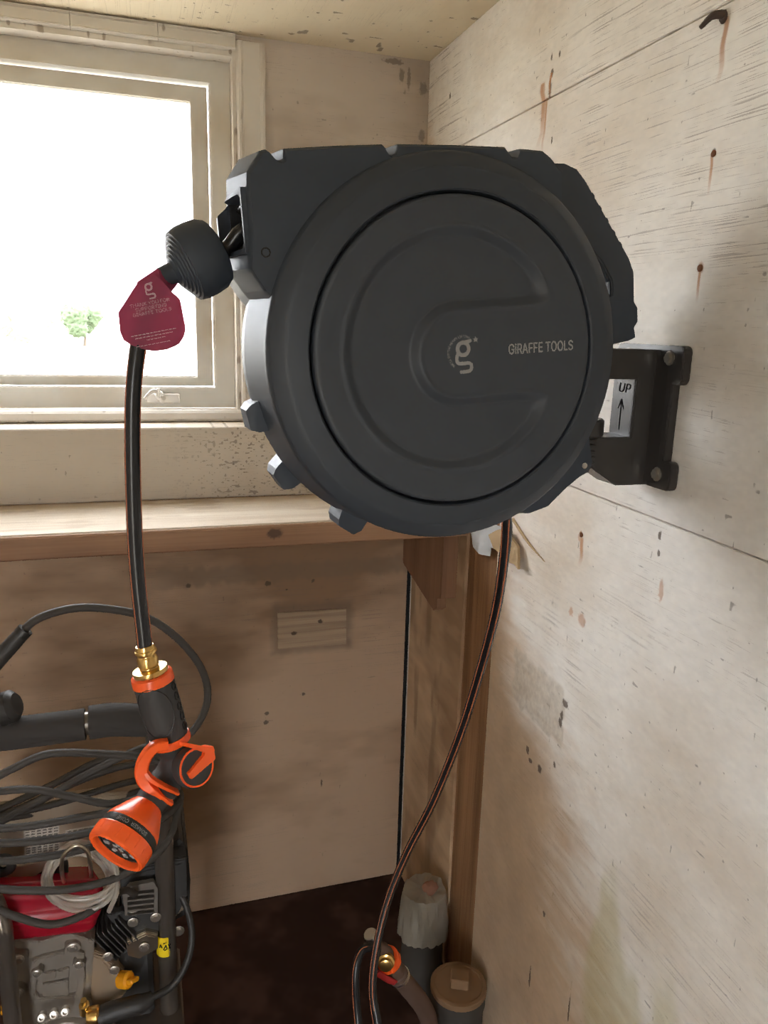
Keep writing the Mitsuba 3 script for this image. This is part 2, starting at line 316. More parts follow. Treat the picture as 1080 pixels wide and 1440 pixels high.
for (y0, y1, z0, z1) in [(FY, BY, S1+.0012, CZ), (FY, BY, S2+.0012, S1-.0012), (FY, 1.530, .012, S2-.0012)]:
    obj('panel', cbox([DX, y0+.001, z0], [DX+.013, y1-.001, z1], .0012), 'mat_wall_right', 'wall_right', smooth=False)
# lower corner of the right wall: painted board, bare upright board
obj('panel', cbox([DX-.004, 1.693, .012], [DX+.012, 2.083, S2-.0012], .002), 'mat_corner_panel', 'wall_right', smooth=False)
st = prism(Polygon([(1.533, .01), (1.690, .01), (1.700, S2-.002), (1.540, S2-.002)]), DX+.004, DX+.016, np.array([[0, 0, 1, 0], [1, 0, 0, 0], [0, 1, 0, 0], [0, 0, 0, 1.0]]))
obj('upright_board', st, 'mat_stud', 'wall_right', smooth=False, label='bare brown upright board between painted panels')
# back wall: board under the sill, big plywood sheet below the shelf, nailed patch, near-black strip painting the shade of the corner gap
obj('sill_board', cbox([LX, 1.975, 1.775-.44], [DX-.002, BY, 1.775-.258], .003), 'mat_under_sill', 'wall_back', smooth=False)
obj('panel', cbox([LX, BY-.010, .004], [.7475, BY+.002, 1.775-.45], .002), 'mat_lower_panel', 'wall_back', smooth=False)
pp = pxpoly([(390, 862), (487, 856), (487, 906), (391, 913)], BY-.014)
obj('patch_board', xzprism(pp, BY-.015, .008, .0015), 'mat_patch', 'wall_back', smooth=False, label='small nailed wooden patch board')
obj('corner_shade_strip', trimesh.creation.box(bounds=[[.748, BY-.004, .012], [.7598, BY+.001, 1.33]]), 'mat_dark_inside', 'wall_back', smooth=False, label='near-black strip standing for the shade in the corner gap')

# window: casing, jamb, frame, sash, pane, crank
def frame_ring(x0, x1, z0, z1, bt, bb, bl, br, yf, d, ch=0.003):
    outer = sbox(x0, z0, x1, z1); inner = sbox(x0+bl, z0+bb, x1-br, z1-bt)
    return xzprism(outer.difference(inner), yf, d, ch)
struct('window_1', 'painted wooden casement window with bright overcast light behind it')
W1 = 'window_1'
zc = 1.775
cas_p = [(-.01, 0), (.0, -.016), (.006, -.018), (.012, -.014), (.052, -.014), (.058, -.019), (.064, -.019), (.066, 0)]     # profile: across, out of the wall
def casing_v(x0, z0, z1, flip=1):
    P2 = Polygon([(x0+flip*(a+.005), b) for a, b in cas_p])
    m = prism(P2, z0, z1); m = xf(m, np.array([[1, 0, 0, 0], [0, 1, 0, BY], [0, 0, 1, 0], [0, 0, 0, 1.0]])); return m
obj('casing', casing_v(.257, OZ0-.002, CZ-.016), 'mat_trim', W1, smooth=False)
obj('casing', casing_v(OX0-.002, OZ0-.002, CZ-.016, -1), 'mat_trim', W1, smooth=False)
hp = prism(Polygon([(a*.56, b) for a, b in cas_p]), 0, .257-OX0)        # head casing, narrower, meets the ceiling
hm = np.array([[0, 0, 1, OX0], [0, 1, 0, BY], [1, 0, 0, OZ1+.003], [0, 0, 0, 1.0]])
h_all = xf(hp, hm)
cuts = [OX0, -.40, -.115, .0767, .257]
for a, b in zip(cuts[:-1], cuts[1:]):
    hp = prism(Polygon([(q*.52, w) for q, w in cas_p]), 0, b-a-.0012)
    obj('head_casing', xf(hp, np.array([[0, 0, 1, a], [0, 1, 0, BY], [1, 0, 0, OZ1+.004], [0, 0, 0, 1.0]])), 'mat_trim', W1, smooth=False)
obj('jamb', frame_ring(OX0-.001, OX1+.001, OZ0-.001, OZ1+.001, .012, .010, .008, .008, BY-.008, .12, .001), 'mat_trim', W1, smooth=False)
fx0, fx1 = OX0+.006, .248
obj('frame', union(mf(frame_ring(fx0, fx1, zc-.228, zc+.626, .052, .050, .055, .052, 2.150, .05, .004)), mf(frame_ring(fx0+.05, fx1-.046, zc-.18, zc+.578, .004, .006, .006, .004, 2.144, .05, .002))), 'mat_sash', W1, smooth=False)
obj('sash', union(mf(frame_ring(fx0+.057, fx1-.056, zc-.170, zc+.568, .040, .026, .042, .042, 2.165, .035, .004)), mf(frame_ring(fx0+.09, fx1-.088, zc-.155, zc+.540, .010, .008, .010, .010, 2.160, .03, .003))), 'mat_sash', W1, smooth=False)
gx = np.array([[fx0+.09, 0, zc-.155], [fx1-.09, 0, zc-.155], [fx1-.09, 0, zc+.538], [fx0+.09, 0, zc+.538]]); gx[:, 1] = 2.186
obj('pane', trimesh.Trimesh(gx, [[0, 1, 2], [0, 2, 3]], process=False), 'mat_glass', W1, smooth=False)
obj('sill_moulding', cbox([OX0, 2.078, zc-.256], [OX1+.012, 2.152, zc-.228], .006), 'mat_trim', W1, smooth=False)
c0 = at(232, 557, Y=2.135)
cr = cat(cbox(at(205, 563, Y=2.15)+[0, -.014, -.007], at(253, 557, Y=2.15)+[0, 0, .008], .003), lathe([(0, 0), (.012, 0), (.012, .008), (.008, .014), (0, .014)], frame(at(224, 556, Y=2.137), [0, -1, .2]), 20))
cr = obj('crank', cr, 'mat_crank', W1, label='white window crank')
obj('handle', cat(sweep([at(224, 552, Y=2.125), at(214, 550, Y=2.115), at(203, 561, Y=2.11)], [.006, .005, .0045]), balls([at(222, 548, Y=2.12), at(228, 566, Y=2.118)], .0045), lathe([(0, 0), (.0045, 0), (.0052, .012), (.003, .015), (0, .015)], frame(at(226, 560, Y=2.124), [.3, -1, 0]), 16)), 'mat_crank', cr)

obj('knob', lathe([(0, 0), (.006, 0), (.0065, .008), (.004, .010), (0, .010)], frame(at(229, 559, Y=2.108), [.2, -1, -.1]), 18), 'mat_bolt', cr, label='small dark knob')

# outside: field and a few trees
struct(obj('ground_outside', trimesh.creation.box(bounds=[[-150, BY+.2, -.6], [150, 300, -.5]]), 'mat_field', smooth=False), 'pale field outside the window')
struct(obj('ground_behind', trimesh.creation.box(bounds=[[-40, -40, -.2], [40, FY-.13, -.1]]), 'mat_field', smooth=False))
def tree(p, h, seed):
    t = thing('tree', '', 'tree')
    g = np.random.default_rng(seed); P3 = []
    obj('trunk', sweep([p, p+[.1, 0, h*.25], p+[0, 0, h*.6]], [h*.035, h*.02], 8, 4), 'mat_bark', t)
    for i in range(9):
        a = g.uniform(0, 6.28); rr = h*g.uniform(.16, .26)
        s = trimesh.creation.icosphere(3, rr); d = s.vertices/rr
        s.vertices += d*((meshkit.fbm(d*4+i*7+seed, 3, seed)-.5)*rr*.9)[:, None]
        s.apply_translation(p+[h*.22*math.cos(a), h*.22*math.sin(a), h*g.uniform(.35, .82)]); P3.append(s)
    obj('crown', cat(*P3), 'mat_tree', t, smooth=True)
    return t
for i, (px, Y, h, lab) in enumerate([(18, 62, 3.6, 'pale hazy tree outside the window, nearest the left edge of the photo'), (58, 75, 2.6, 'small pale tree outside the window, middle one of the three behind the pane'), (118, 70, 2.3, 'small pale tree outside the window just left of the red tag')]):
    q = at(px, 470, Y=Y); q[2] = -.5
    labels[tree(q, h+1.2, i)]['label'] = lab

# shelf under the window
sh = thing('shelf', 'worn wooden shelf along the wall below the window with brown front edge', 'shelf')
SZ = 1.775-.440; SF = 1.69
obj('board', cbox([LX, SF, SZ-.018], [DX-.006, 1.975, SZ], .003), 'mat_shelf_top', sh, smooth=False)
obj('front_edge', cbox([LX, SF-.014, SZ-.052], [DX-.006, SF-.0005, SZ-.002], .004), 'mat_apron', sh, smooth=False, label='reddish brown front edge board')
YZX = np.array([[0, 0, 1, 0], [1, 0, 0, 0], [0, 1, 0, 0], [0, 0, 0, 1.0]])
zt = SZ-.019
bk = [(1.742, zt), (2.093, zt), (2.093, 1.775-.700), (1.855, 1.775-.735), (1.742, 1.775-.690)]
obj('bracket', prism(Polygon([(1.742, zt), (1.80, zt), (1.80, 1.08), (1.742, 1.10)]), DX-.045, DX-.005, YZX), 'mat_bracket_wood', sh, smooth=False)
obj('bracket', prism(Polygon([(1.805, zt), (2.093, zt), (2.093, 1.09), (1.83, 1.035), (1.805, 1.05)]), DX-.030, DX-.005, YZX), 'mat_bracket_wood', sh, smooth=False)

# ------------------------------------------------------------------ hose reel
AZ, EL, RO = map(math.radians, (-2.4, -1.3, 4.5))
nb = np.array([math.sin(AZ)*math.cos(EL), math.cos(AZ)*math.cos(EL), math.sin(EL)]); a_ = np.cross(nb, [0, 0, 1]); a_ /= np.linalg.norm(a_); b_ = np.cross(a_, nb)
RU, RV = a_*math.cos(RO)+b_*math.sin(RO), -a_*math.sin(RO)+b_*math.cos(RO)
RM = np.eye(4); RM[:3, 0], RM[:3, 1], RM[:3, 2], RM[:3, 3] = RU, RV, -nb, EYE+[.365, .866, -.029]      # local z points at the viewer
def RL(u, v, w): return (RM @ [u, v, -w, 1])[:3]
reel = thing('hose_reel', 'large dark grey round hose reel with lettered lid hanging off the right wall', 'hose reel')
# lid as a height field over a disc
nr, na = 110, 400
rr = np.concatenate([np.linspace(0.0008, .172, nr-8), [.174, .1755, .1768, .1778, .1785, .179, .1792, .1792]]); aa = np.arange(na)*2*np.pi/na
U, V = rr[:, None]*np.cos(aa), rr[:, None]*np.sin(aa)
dcap = np.where(U < 0, np.hypot(U, V), np.abs(V)); dcirc = np.hypot(U+.003, V-.003)
sd = np.stack([dcirc-.138, .0545-dcap]); k_ = .010
s = np.log(np.exp(sd/k_).sum(0))*k_
depth = .0075*np.clip((.003-s)/.012, 0, 1); depth = .0075*(lambda t: t*t*(3-2*t))(depth/.0075)
Z = -depth + .0010*np.clip(1-np.abs(s-.004)/.004, 0, 1)
edge = np.array([0]*(nr-8) + [-.0001, -.0004, -.0009, -.0016, -.0026, -.004, -.006, -.016]); Z += edge[:, None]
VV = np.vstack([np.stack([U, V, Z], -1).reshape(-1, 3), [[0, 0, 0]]]); FF = [[nr*na, j, (j+1) % na] for j in range(na)]
for i in range(nr-1):
    j = np.arange(na); FF += np.stack([i*na+j, (i+1)*na+j, (i+1)*na+(j+1) % na], 1).tolist() + np.stack([i*na+j, (i+1)*na+(j+1) % na, i*na+(j+1) % na], 1).tolist()
lid = obj('lid', xf(trimesh.Trimesh(VV, FF, process=False), RM), 'mat_lid', reel, smooth=True)
ring = [(0, -.022), (.1815, -.022), (.1820, -.010), (.1832, -.004), (.1850, -.0022), (.2060, -.0050), (.2120, -.0075), (.2240, -.0150), (.2275, -.0190), (.2290, -.0240), (.2290, -.030), (0, -.030)]
obj('front_ring', lathe(ring[::-1], RM, 160), 'mat_case_ring', reel, smooth=30)
# lettering and logo, printed on the lid
def stroke(pts, w): return LineString(pts).buffer(w/2, 8)
def arcp(c, r, a0, a1, n=40): return [(c[0]+r*math.cos(t), c[1]+r*math.sin(t)) for t in np.linspace(math.radians(a0), math.radians(a1), n)]
def g_shape(s=1.0):
    tail = [(-.0068, .0035), (-.0083, .0005), (-.0086, -.003), (-.0078, -.0062), (-.005, -.0078), (.003, -.0078), (.0075, -.0078), (.0100, -.0100), (.0105, -.0130), (.0092, -.0160), (.0060, -.0174), (-.003, -.0178)]
    g = unary_union([Point(0, .0092).buffer(.0096, 24).difference(Point(0, .0092).buffer(.0050, 24)), stroke([(.001, .0166), (.0092, .0180)], .0042), stroke(spline([(x, y, 0) for x, y in tail], 6)[:, :2], .0042)])
    from shapely import affinity
    return affinity.scale(g, s, s, origin=(0, 0))
lt = text_mesh('GiRAFFE TOOLS', .0118, .0005, bold=True); bb = lt.bounds; lt.apply_scale([.0905/(bb[1, 0]-bb[0, 0]), 1, 1]); lt.apply_translation([.064-lt.bounds[0, 0], -.0045, 0])
obj('lettering', xf(lt, RM), 'mat_print', lid, smooth=False, label='pale grey printed lettering')
OG = np.array([.0035, -.0035])
obj('emblem', prism(unary_union([__import__('shapely').affinity.translate(g_shape(), *OG), Polygon([(OG[0]+.0165+(.0040 if i % 2 == 0 else .0017)*math.sin(i*math.pi/5), OG[1]+.0192+(.0040 if i % 2 == 0 else .0017)*math.cos(i*math.pi/5)) for i in range(10)])]), 0, .0005, RM), 'mat_print', lid, smooth=False)
ph = "WE'LL DO THE HEAVY LIFTING"; chars = []
wid = [text_mesh(c, .0028).bounds[1, 0]+.0004 if c != ' ' else .0013 for c in ph]; Rt = .0178
ang = math.radians(232); sc_ = math.radians(232-62)*Rt/sum(wid)
for c, w in zip(ph, wid):
    if c != ' ':
        t = text_mesh(c, .0028, .0005); t.apply_translation([-w/2, 0, 0]); am = ang - w*sc_/2/Rt
        t.apply_transform(trimesh.transformations.rotation_matrix(am-math.pi/2, [0, 0, 1])); t.apply_translation([OG[0]+Rt*math.cos(am), OG[1]+.0045+Rt*math.sin(am), 0]); chars.append(t)
    ang -= w*sc_/Rt
obj('lettering', xf(cat(*chars), RM), 'mat_print', lid, smooth=False)
# case halves
top = [(-.205, .060), (-.223, .082), (-.2375, .106), (-.2320, .150), (-.2320, .181), (-.2300, .204), (-.2140, .2255), (-.2080, .2270), (-.1990, .2170), (-.1925, .2160), (-.1895, .2180), (-.1885, .2280), (-.130, .2320), (-.0750, .2345),
       (-.0690, .2250), (-.0640, .2230), (-.0600, .2250), (-.0570, .2350), (.010, .2355), (.0790, .2345), (.0880, .2240), (.0950, .2240), (.0985, .2330), (.1300, .2310), (.1420, .2230), (.1560, .2080), (.1580, .150)]
ppoly = Polygon(top).union(Point(0, 0).buffer(.2285, 64)).buffer(-.001).buffer(.001)
def drafted(poly, z0, z1, s0, s1, n=5):
    cs = m3.CrossSection([np.array(poly.exterior.coords)[:-1]], m3.FillRule.NonZero)
    return cs.scale((s0, s0)).extrude(z1-z0, 0, 0, (s1/s0, s1/s0)).translate([0, 0, z0])
front = union(drafted(ppoly, -.116, -.030, 1.035, 1.0), drafted(ppoly, -.030, -.0255, 1.0, .985))
mouth = mf(cbox([-.32, .128, -.125], [-.12, .184, -.036], .004))
front = front - mouth
obj('front_shell', xf(front, RM), 'mat_case', reel, smooth=30)
rear = union(drafted(ppoly.buffer(-.002), -.236, -.1195, .97, 1.037), drafted(ppoly.buffer(-.006), -.1195, -.116, 1.03, 1.03))
obj('rear_shell', xf(rear - mf(cbox([-.32, .128, -.14], [-.12, .184, -.10], .008)), RM), 'mat_case', reel, smooth=30)
obj('seam_band', xf(drafted(ppoly.buffer(-.003), -.1192, -.1162, 1.035, 1.035), RM), 'mat_dark_inside', reel, smooth=False)
# hose outlet: frame around the mouth and rollers inside
fo = hullpts([[u_, v_, z_] for u_, v_, z_ in [(-.238, .122, -.0325), (-.238, .190, -.0325), (-.226, .122, -.0325), (-.226, .190, -.0325), (-.250, .124, -.100), (-.250, .176, -.100), (-.252, .128, -.130), (-.252, .170, -.130), (-.226, .122, -.130), (-.226, .190, -.130), (-.243, .190, -.085)]]) - mf(cbox([-.30, .128, -.1225], [-.20, .184, -.0365], .005))
og = obj('outlet_guide', xf(fo, RM), 'mat_case', reel, smooth=30, label='rectangular hose outlet frame')
for v in (.134, .178): obj('roller', xf(lathe([(0, -.036), (.005, -.036), (.005, .036), (0, .036)], None, 16), RM @ frame([-.225, v, -.080], [0, 0, 1])), 'mat_black', og)
obj('screw', xf(lathe([(0, -.001), (.0055, -.001), (.0055, .0006), (.004, .0006), (.0036, -.0006), (0, -.0006)], None, 20), RM @ frame([-.2175, .122, -.0256], [0, 0, 1])), 'mat_black', reel)
# clip lugs along the lower rim
for (u, v, d0, d1, s) in [(-.234, -.064, -.135, -.085, 1), (-.196, -.150, -.180, -.130, 1), (-.124, -.212, -.135, -.085, 1)]:
    t_ = np.array([-v, u])/math.hypot(u, v); o_ = np.array([u, v])/math.hypot(u, v)
    pts = []
    for z_ in (d0, d1):
        for (aT, aO) in [(-.020, -.012), (.020, -.012), (.011, .017), (-.013, .014), (.017, .008), (-.018, .006)]:
            q = np.array([u, v]) + t_*aT + o_*(aO-.006); pts.append([q[0], q[1], z_ + (.004 if aO > .01 and z_ == d0 else -.004 if aO > .01 else 0)])
    obj('clip_lug', xf(hullpts(pts), RM), 'mat_case', reel, smooth=25)
# swivel yoke with its carrying bar at the right
def rlpoly(pts): return Polygon(pts)
yk = prism(rlpoly([(.14, .236), (.219, .236), (.238, .229), (.252, .214), (.325, .112), (.334, .092), (.336, .045), (.294, .045), (.292, .080), (.276, .104), (.195, .190), (.14, .194)]).buffer(-.004).buffer(.004), -.168, -.118, None, .005)
ribs = [mf(xf(tm(cbox([-.004, -.003, -.164], [.004, .0026, -.122], .0015)), frame([.252+(.325-.252)*t, .214+(.112-.214)*t, 0], [0, 0, 1], [.58, -.81, 0]))) for t in (.18, .34, .5, .66, .82)]
yoke = obj('carry_handle', xf(union(mf(yk), *ribs), RM), 'mat_case_ring', reel, smooth=30)
blk = prism(rlpoly([(.19, .060), (.298, .064), (.329, .061), (.343, .043), (.344, .022), (.338, .014), (.341, .000), (.332, -.004), (.302, -.008), (.19, -.008)]), -.200, -.116, None, .010)
obj('pivot_block', xf(blk, RM), 'mat_case', reel, smooth=30)
low = prism(rlpoly([(.08, -.19), (.120, -.236), (.160, -.243), (.192, -.236), (.222, -.213), (.246, -.198), (.262, -.192), (.268, -.180), (.262, -.135), (.20, -.09)]).buffer(-.003).buffer(.003), -.195, -.118, None, .005)
lowk = obj('lower_arm', xf(low, RM), 'mat_case', reel, smooth=30)
obj('screw', xf(lathe([(0, 0), (.0045, 0), (.0045, .001), (0, .001)], None, 16), RM @ frame([.252, -.181, -.1175], [0, 0, 1])), 'mat_bolt', lowk)

# ------------------------------------------------------------------ wall bracket
wbk = thing('wall_bracket', 'black wall bracket with UP arrow bolted to the right wall behind the reel', 'bracket')
e = 1.775
pl = unary_union([sbox(.966, e-.226, 1.094, e-.018), rect(1.03, e-.043, .166, .056, .010), rect(1.03, e-.206, .166, .044, .010)]).buffer(-.003).buffer(.003)
obj('wall_plate', prism(pl, DX-.016, DX-.0005, YZX, .003), 'mat_bracket', wbk, smooth=30)
body = xzprism(Polygon([(.752, e-.022), (.598, e-.022), (.598, e-.066), (.705, e-.066), (.705, e-.152), (.600, e-.152), (.600, e-.190), (.640, e-.196), (.690, e-.227), (.752, e-.227)]).buffer(-.003).buffer(.003), 1.0, .058, .004)
flare = [hullpts([[.738, 1.0, e-.03], [.738, 1.0, e-.22], [.746, .972, e-.03], [.746, .972, e-.22], [.746, 1.02, e-.03], [.746, 1.02, e-.22]])]
obj('arm', union(mf(body), *flare), 'mat_bracket', wbk, smooth=30)
for k in range(5): obj('rib', cbox([.606, .994, e-.158-.0085*k], [.645, 1.001, e-.154-.0085*k], .001), 'mat_bracket', wbk, smooth=False)
obj('pivot_cap', lathe([(0, 0), (.033, 0), (.036, .003), (.036, .024), (.033, .027), (.010, .028), (0, .028)], frame([.634, 1.028, e-.1525], [0, 0, 1]), 40), 'mat_bracket', wbk)
obj('pivot_pin', lathe([(0, 0), (.012, 0), (.012, .07), (0, .07)], frame([.634, 1.028, e-.137], [0, 0, 1]), 24), 'mat_bracket', wbk)
for z_ in (-.033, -.206): 
    obj('bolt', bolt([DX-.016, .978, e+z_], [-1, 0, 0], .0075, .006), 'mat_bolt', wbk, smooth=False)
    obj('bolt', bolt([DX-.016, 1.082, e+z_], [-1, 0, 0], .0075, .006), 'mat_bolt', wbk, smooth=False)
UM = np.array([[0, 0, -1, .7051], [-1, 0, 0, 1.048], [0, 1, 0, e-.0868], [0, 0, 0, 1.0]])
ut = text_mesh('UP', .0135, .0010); ut.apply_scale([1.25, 1, 1]); ut.apply_transform([[1, .2, 0, 0], [0, 1, 0, 0], [0, 0, 1, 0], [0, 0, 0, 1]]); ut.apply_translation([.006, 0, 0])
obj('lettering', xf(ut, UM), 'mat_emboss', wbk, smooth=False)
ar = unary_union([stroke([(.018, -.057), (.018, -.011)], .0014), stroke([(.0110, -.025), (.018, -.011), (.0250, -.025)], .0014)])
obj('arrow_mark', prism(ar, 0, .001, UM), 'mat_emboss', wbk, smooth=False)

# ------------------------------------------------------------------ outlet hose, stopper, tag
gh = thing('garden_hose', 'black hose hanging from the left side of the reel down to the orange spray nozzle', 'hose')
HR = .0088
hp_ = [RL(-.16, .155, .085), RL(-.225, .153, .082), at(318, 350, Y=.945), at(275, 366, Y=.94), at(240, 386, Y=.935), at(212, 420, Y=.93), at(197, 470, Y=.925), at(188, 540, Y=.92), at(186, 620, Y=.918), at(188, 720, Y=.915), at(193, 810, Y=.912), at(204, 914, Y=.905)]
obj('tube', sweep(hp_, HR, 18, 10), 'mat_hose', gh)
def stripe(pts, r, ang0, twist=0.0, w=.0012, n=10):
    """A thin raised stripe along a hose."""
    p = spline(pts, n); t = np.gradient(p, axis=0); t /= np.linalg.norm(t, axis=1, keepdims=True)
    out = []
    for i in range(len(p)):
        vdir = (p[i]-EYE)/np.linalg.norm(p[0]-EYE); s_ = np.cross(t[i], [0, 1, 0]); s_ /= max(np.linalg.norm(s_), 1e-9); f_ = np.cross(s_, t[i])
        if f_[1] > 0: f_ = -f_
        a = ang0 + twist*i/len(p); out.append(p[i] + r*(math.sin(a)*s_ + math.cos(a)*f_))
    return sweep(out, w, 6, 1, smooth=False)
for a0 in (-1.15, 1.2): obj('stripe', stripe(hp_[6:], HR-.0003, a0, .25, .0009), 'mat_hose_stripe', gh, label='thin dull orange stripe')
bc, bd = at(276, 367, Y=.94), at(240, 386, Y=.935)-at(312, 350, Y=.945); bd /= np.linalg.norm(bd)
prof = [(.009, -.030), (.026, -.030), (.036, -.026), (.0405, -.018), (.042, -.006), (.042, .006), (.040, .014)]
for k in range(6): prof += [(.0395-.0042*k, .0155+.0024*k), (.0365-.0042*k, .0158+.0024*k)]
prof += [(.0125, .030), (.009, .031)]
stp = obj('stopper', lathe(prof, frame(bc, bd), 56), 'mat_case', gh, smooth=25, label='ribbed black hose stopper')
obj('collar', lathe([(.009, .028), (.0115, .028), (.0115, .044), (.009, .044)], frame(bc, bd), 24), 'mat_case', stp)
# coupling at the lower end
n0, n1 = at(204, 912, Y=.905), at(211, 944, Y=.903); nd = (n1-n0)/np.linalg.norm(n1-n0)
cp = obj('coupling', lathe([(0, -.004), (.0105, -.004), (.0115, 0), (.0115, .006), (.0105, .008), (.0110, .010), (.0122, .012), (.0122, .021), (.0110, .023), (.0115, .0245), (0, .0245)], frame(n0, nd), 28), 'mat_brass', gh, label='brass hose coupling')
obj('ferrule_band', lathe([(.0112, 0), (.0128, .001), (.0128, .004), (.0112, .005)], frame(n0+nd*.001, nd), 28), 'mat_brass', cp)

tagk = thing('hang_tag', 'reddish paper tag with printed thanks folded around the hose', 'tag')
TY = .915
def tq(x, y): return (150+x/8.31, 370+y/8.31)
outl = [(355, 240), (300, 320), (215, 455), (135, 575), (160, 810), (200, 900), (290, 960), (440, 1010), (560, 1028), (700, 1010), (800, 970), (850, 940), (900, 860), (922, 780), (915, 720), (860, 430), (820, 385), (760, 335), (640, 200), (560, 130)]
obj('card', xzprism(pxpoly([tq(*q) for q in outl], TY), TY, .0008), 'mat_tag', tagk, smooth=False)
lp = hullpts([at(*tq(*q), Y=y_) for q, y_ in [((355, 240), TY), ((345, 225), TY+.004), ((590, 62), TY+.006), ((640, 200), TY), ((355, 240), TY+.001), ((345, 225), TY+.005), ((590, 62), TY+.007), ((640, 200), TY+.001)]])
lp2 = hullpts([at(*tq(*q), Y=y_) for q, y_ in [((590, 62), TY+.006), ((700, 115), TY+.030), ((850, 215), TY+.030), ((760, 335), TY+.006), ((640, 200), TY), ((700, 118), TY+.031), ((848, 217), TY+.031)]])
obj('fold_loop', cat(lp, lp2), 'mat_tag', tagk, smooth=False)
tdir = (lambda v: v/np.linalg.norm(v))(at(*tq(710, 425), Y=TY)-at(*tq(300, 500), Y=TY)); TM = frame(at(*tq(520, 500), Y=TY-.0001), [0, -1, 0], tdir)
mm = 1.0/ (8.31*1087/.93*1.0) # metres per pixel of the close-up, roughly
def line(txt, x, y, w, h):
    t = text_mesh(txt, h, .0003); t.apply_scale([w/(t.bounds[1, 0]-t.bounds[0, 0]), 1, 1]); t.apply_translation([-w/2, 0, 0])
    F = TM.copy(); F[:3, 3] = at(*tq(x, y), Y=TY-.0001); return xf(t, F)
obj('lettering', cat(line('THANK YOU FOR', 505, 485, .043, .0036), line('SUPPORTING', 520, 538, .034, .0036), line('GIRAFFE TOOLS', 535, 592, .042, .0036)), 'mat_tag_print', tagk, smooth=False)
F = TM.copy(); F[:3, 3] = at(*tq(500, 325), Y=TY-.0001)
obj('emblem', prism(g_shape(.45), 0, .0003, F), 'mat_tag_print', tagk, smooth=False)
ln = []
for (x, y, w) in [(570, 805, .054), (580, 840, .046), (580, 878, .021), (565, 940, .040)]:
    F = TM.copy(); F[:3, 3] = at(*tq(x, y), Y=TY-.0001); ln.append(prism(unary_union([sbox(-w/2+i*.0042, -.0005, -w/2+i*.0042+.0034, .0005) for i in range(int(w/.0042))]), 0, .0002, F))
obj('fine_print', cat(*ln), 'mat_tag_print', tagk, smooth=False)

# ------------------------------------------------------------------ spray nozzle
nz = thing('spray_nozzle', 'orange and dark grey hose spray nozzle hanging at the end of the black hose', 'nozzle')
g0, g1 = at(212, 945, Y=.903), at(240, 1042, Y=.898); gd = (g1-g0)/np.linalg.norm(g1-g0); gl = np.linalg.norm(g1-g0)-.006
GM = frame(g0, gd, [1, 0, 0])
obj('brass_inlet', lathe([(0, -.004), (.012, -.004), (.0205, -.003), (.021, 0), (.0205, .003), (0, .003)], frame(g0-gd*.002, gd), 36), 'mat_brass', nz)
obj('top_collar', lathe([(.014, .004), (.0215, .001), (.0245, .003), (.0250, .006), (.0250, .014), (.014, .014)], GM, 40), 'mat_orange', nz)
gp = obj('grip', lathe([(0, .0135), (.0235, .0135), (.0242, .018), (.0246, .04), (.0244, .06), (.0236, gl-.006), (.0225, gl), (0, gl)], GM, 44), 'mat_grip', nz)
fa = math.atan2(GM[1, 1]*-1, GM[1, 0]*-1)      # angle of the side facing the camera
dsd = 1 if (GM[:3, 1] @ [1, 0, 0])*math.cos(fa) - (GM[:3, 0] @ [1, 0, 0])*math.sin(fa) > 0 else -1
# oval thumb panel outline and finger notches in the grip
def on_grip(a, h, r=.0247): return (GM @ [r*math.cos(a), r*math.sin(a), h, 1])[:3]
ov = [on_grip(fa-dsd*.30+.95*math.cos(t), gl*.50+gl*.36*math.sin(t), .0246) for t in np.linspace(0, 2*math.pi, 40)]
obj('panel_line', sweep(ov, .0006, 6, 2), 'mat_black', gp)
for k in range(5):
    h = .021+.0135*k; ovk = [on_grip(fa+dsd*(1.12+.16*math.cos(t)), h+.0048*math.sin(t), .0248) for t in np.linspace(0, 2*math.pi, 16)]
    obj('finger_notch', sweep(ovk, .0011, 6, 2), 'mat_black', gp)
obj('lower_collar', lathe([(.015, gl-.002), (.0240, gl-.002), (.0250, gl), (.0250, gl+.006), (.0240, gl+.008), (.015, gl+.008)], GM, 40), 'mat_orange', nz)
jn = at(246, 1075, Y=.895); h0 = at(234, 1096, Y=.890); hd = np.array([-.60, -.68, -.42]); hd /= np.linalg.norm(hd)
nk = union(m3.Manifold.batch_hull([mf(move(trimesh.creation.icosphere(3, r_), p_)) for p_, r_ in ((g1+gd*.002, .0205), (at(247, 1062, Y=.896), .0140))]),
           m3.Manifold.batch_hull([mf(move(trimesh.creation.icosphere(3, r_), p_)) for p_, r_ in ((at(247, 1062, Y=.896), .0140), (at(240, 1090, Y=.893), .0200))]),
           m3.Manifold.batch_hull([mf(move(trimesh.creation.icosphere(3, r_), p_)) for p_, r_ in ((at(240, 1090, Y=.893), .0200), (h0+hd*.030, .0195))]),
           mf(lathe([(0, .0), (.0195, .0), (.0185, .044), (0, .044)], frame(h0, hd), 36)))
nk = tm(nk.refine_to_length(.004)); trimesh.smoothing.filter_taubin(nk, iterations=12)
neck = obj('neck', nk, 'mat_grip', nz, smooth=True)
SC = .86; HM = frame(h0+hd*.014, hd, [0, 0, 1]) @ np.diag([SC, SC, SC, 1.0])
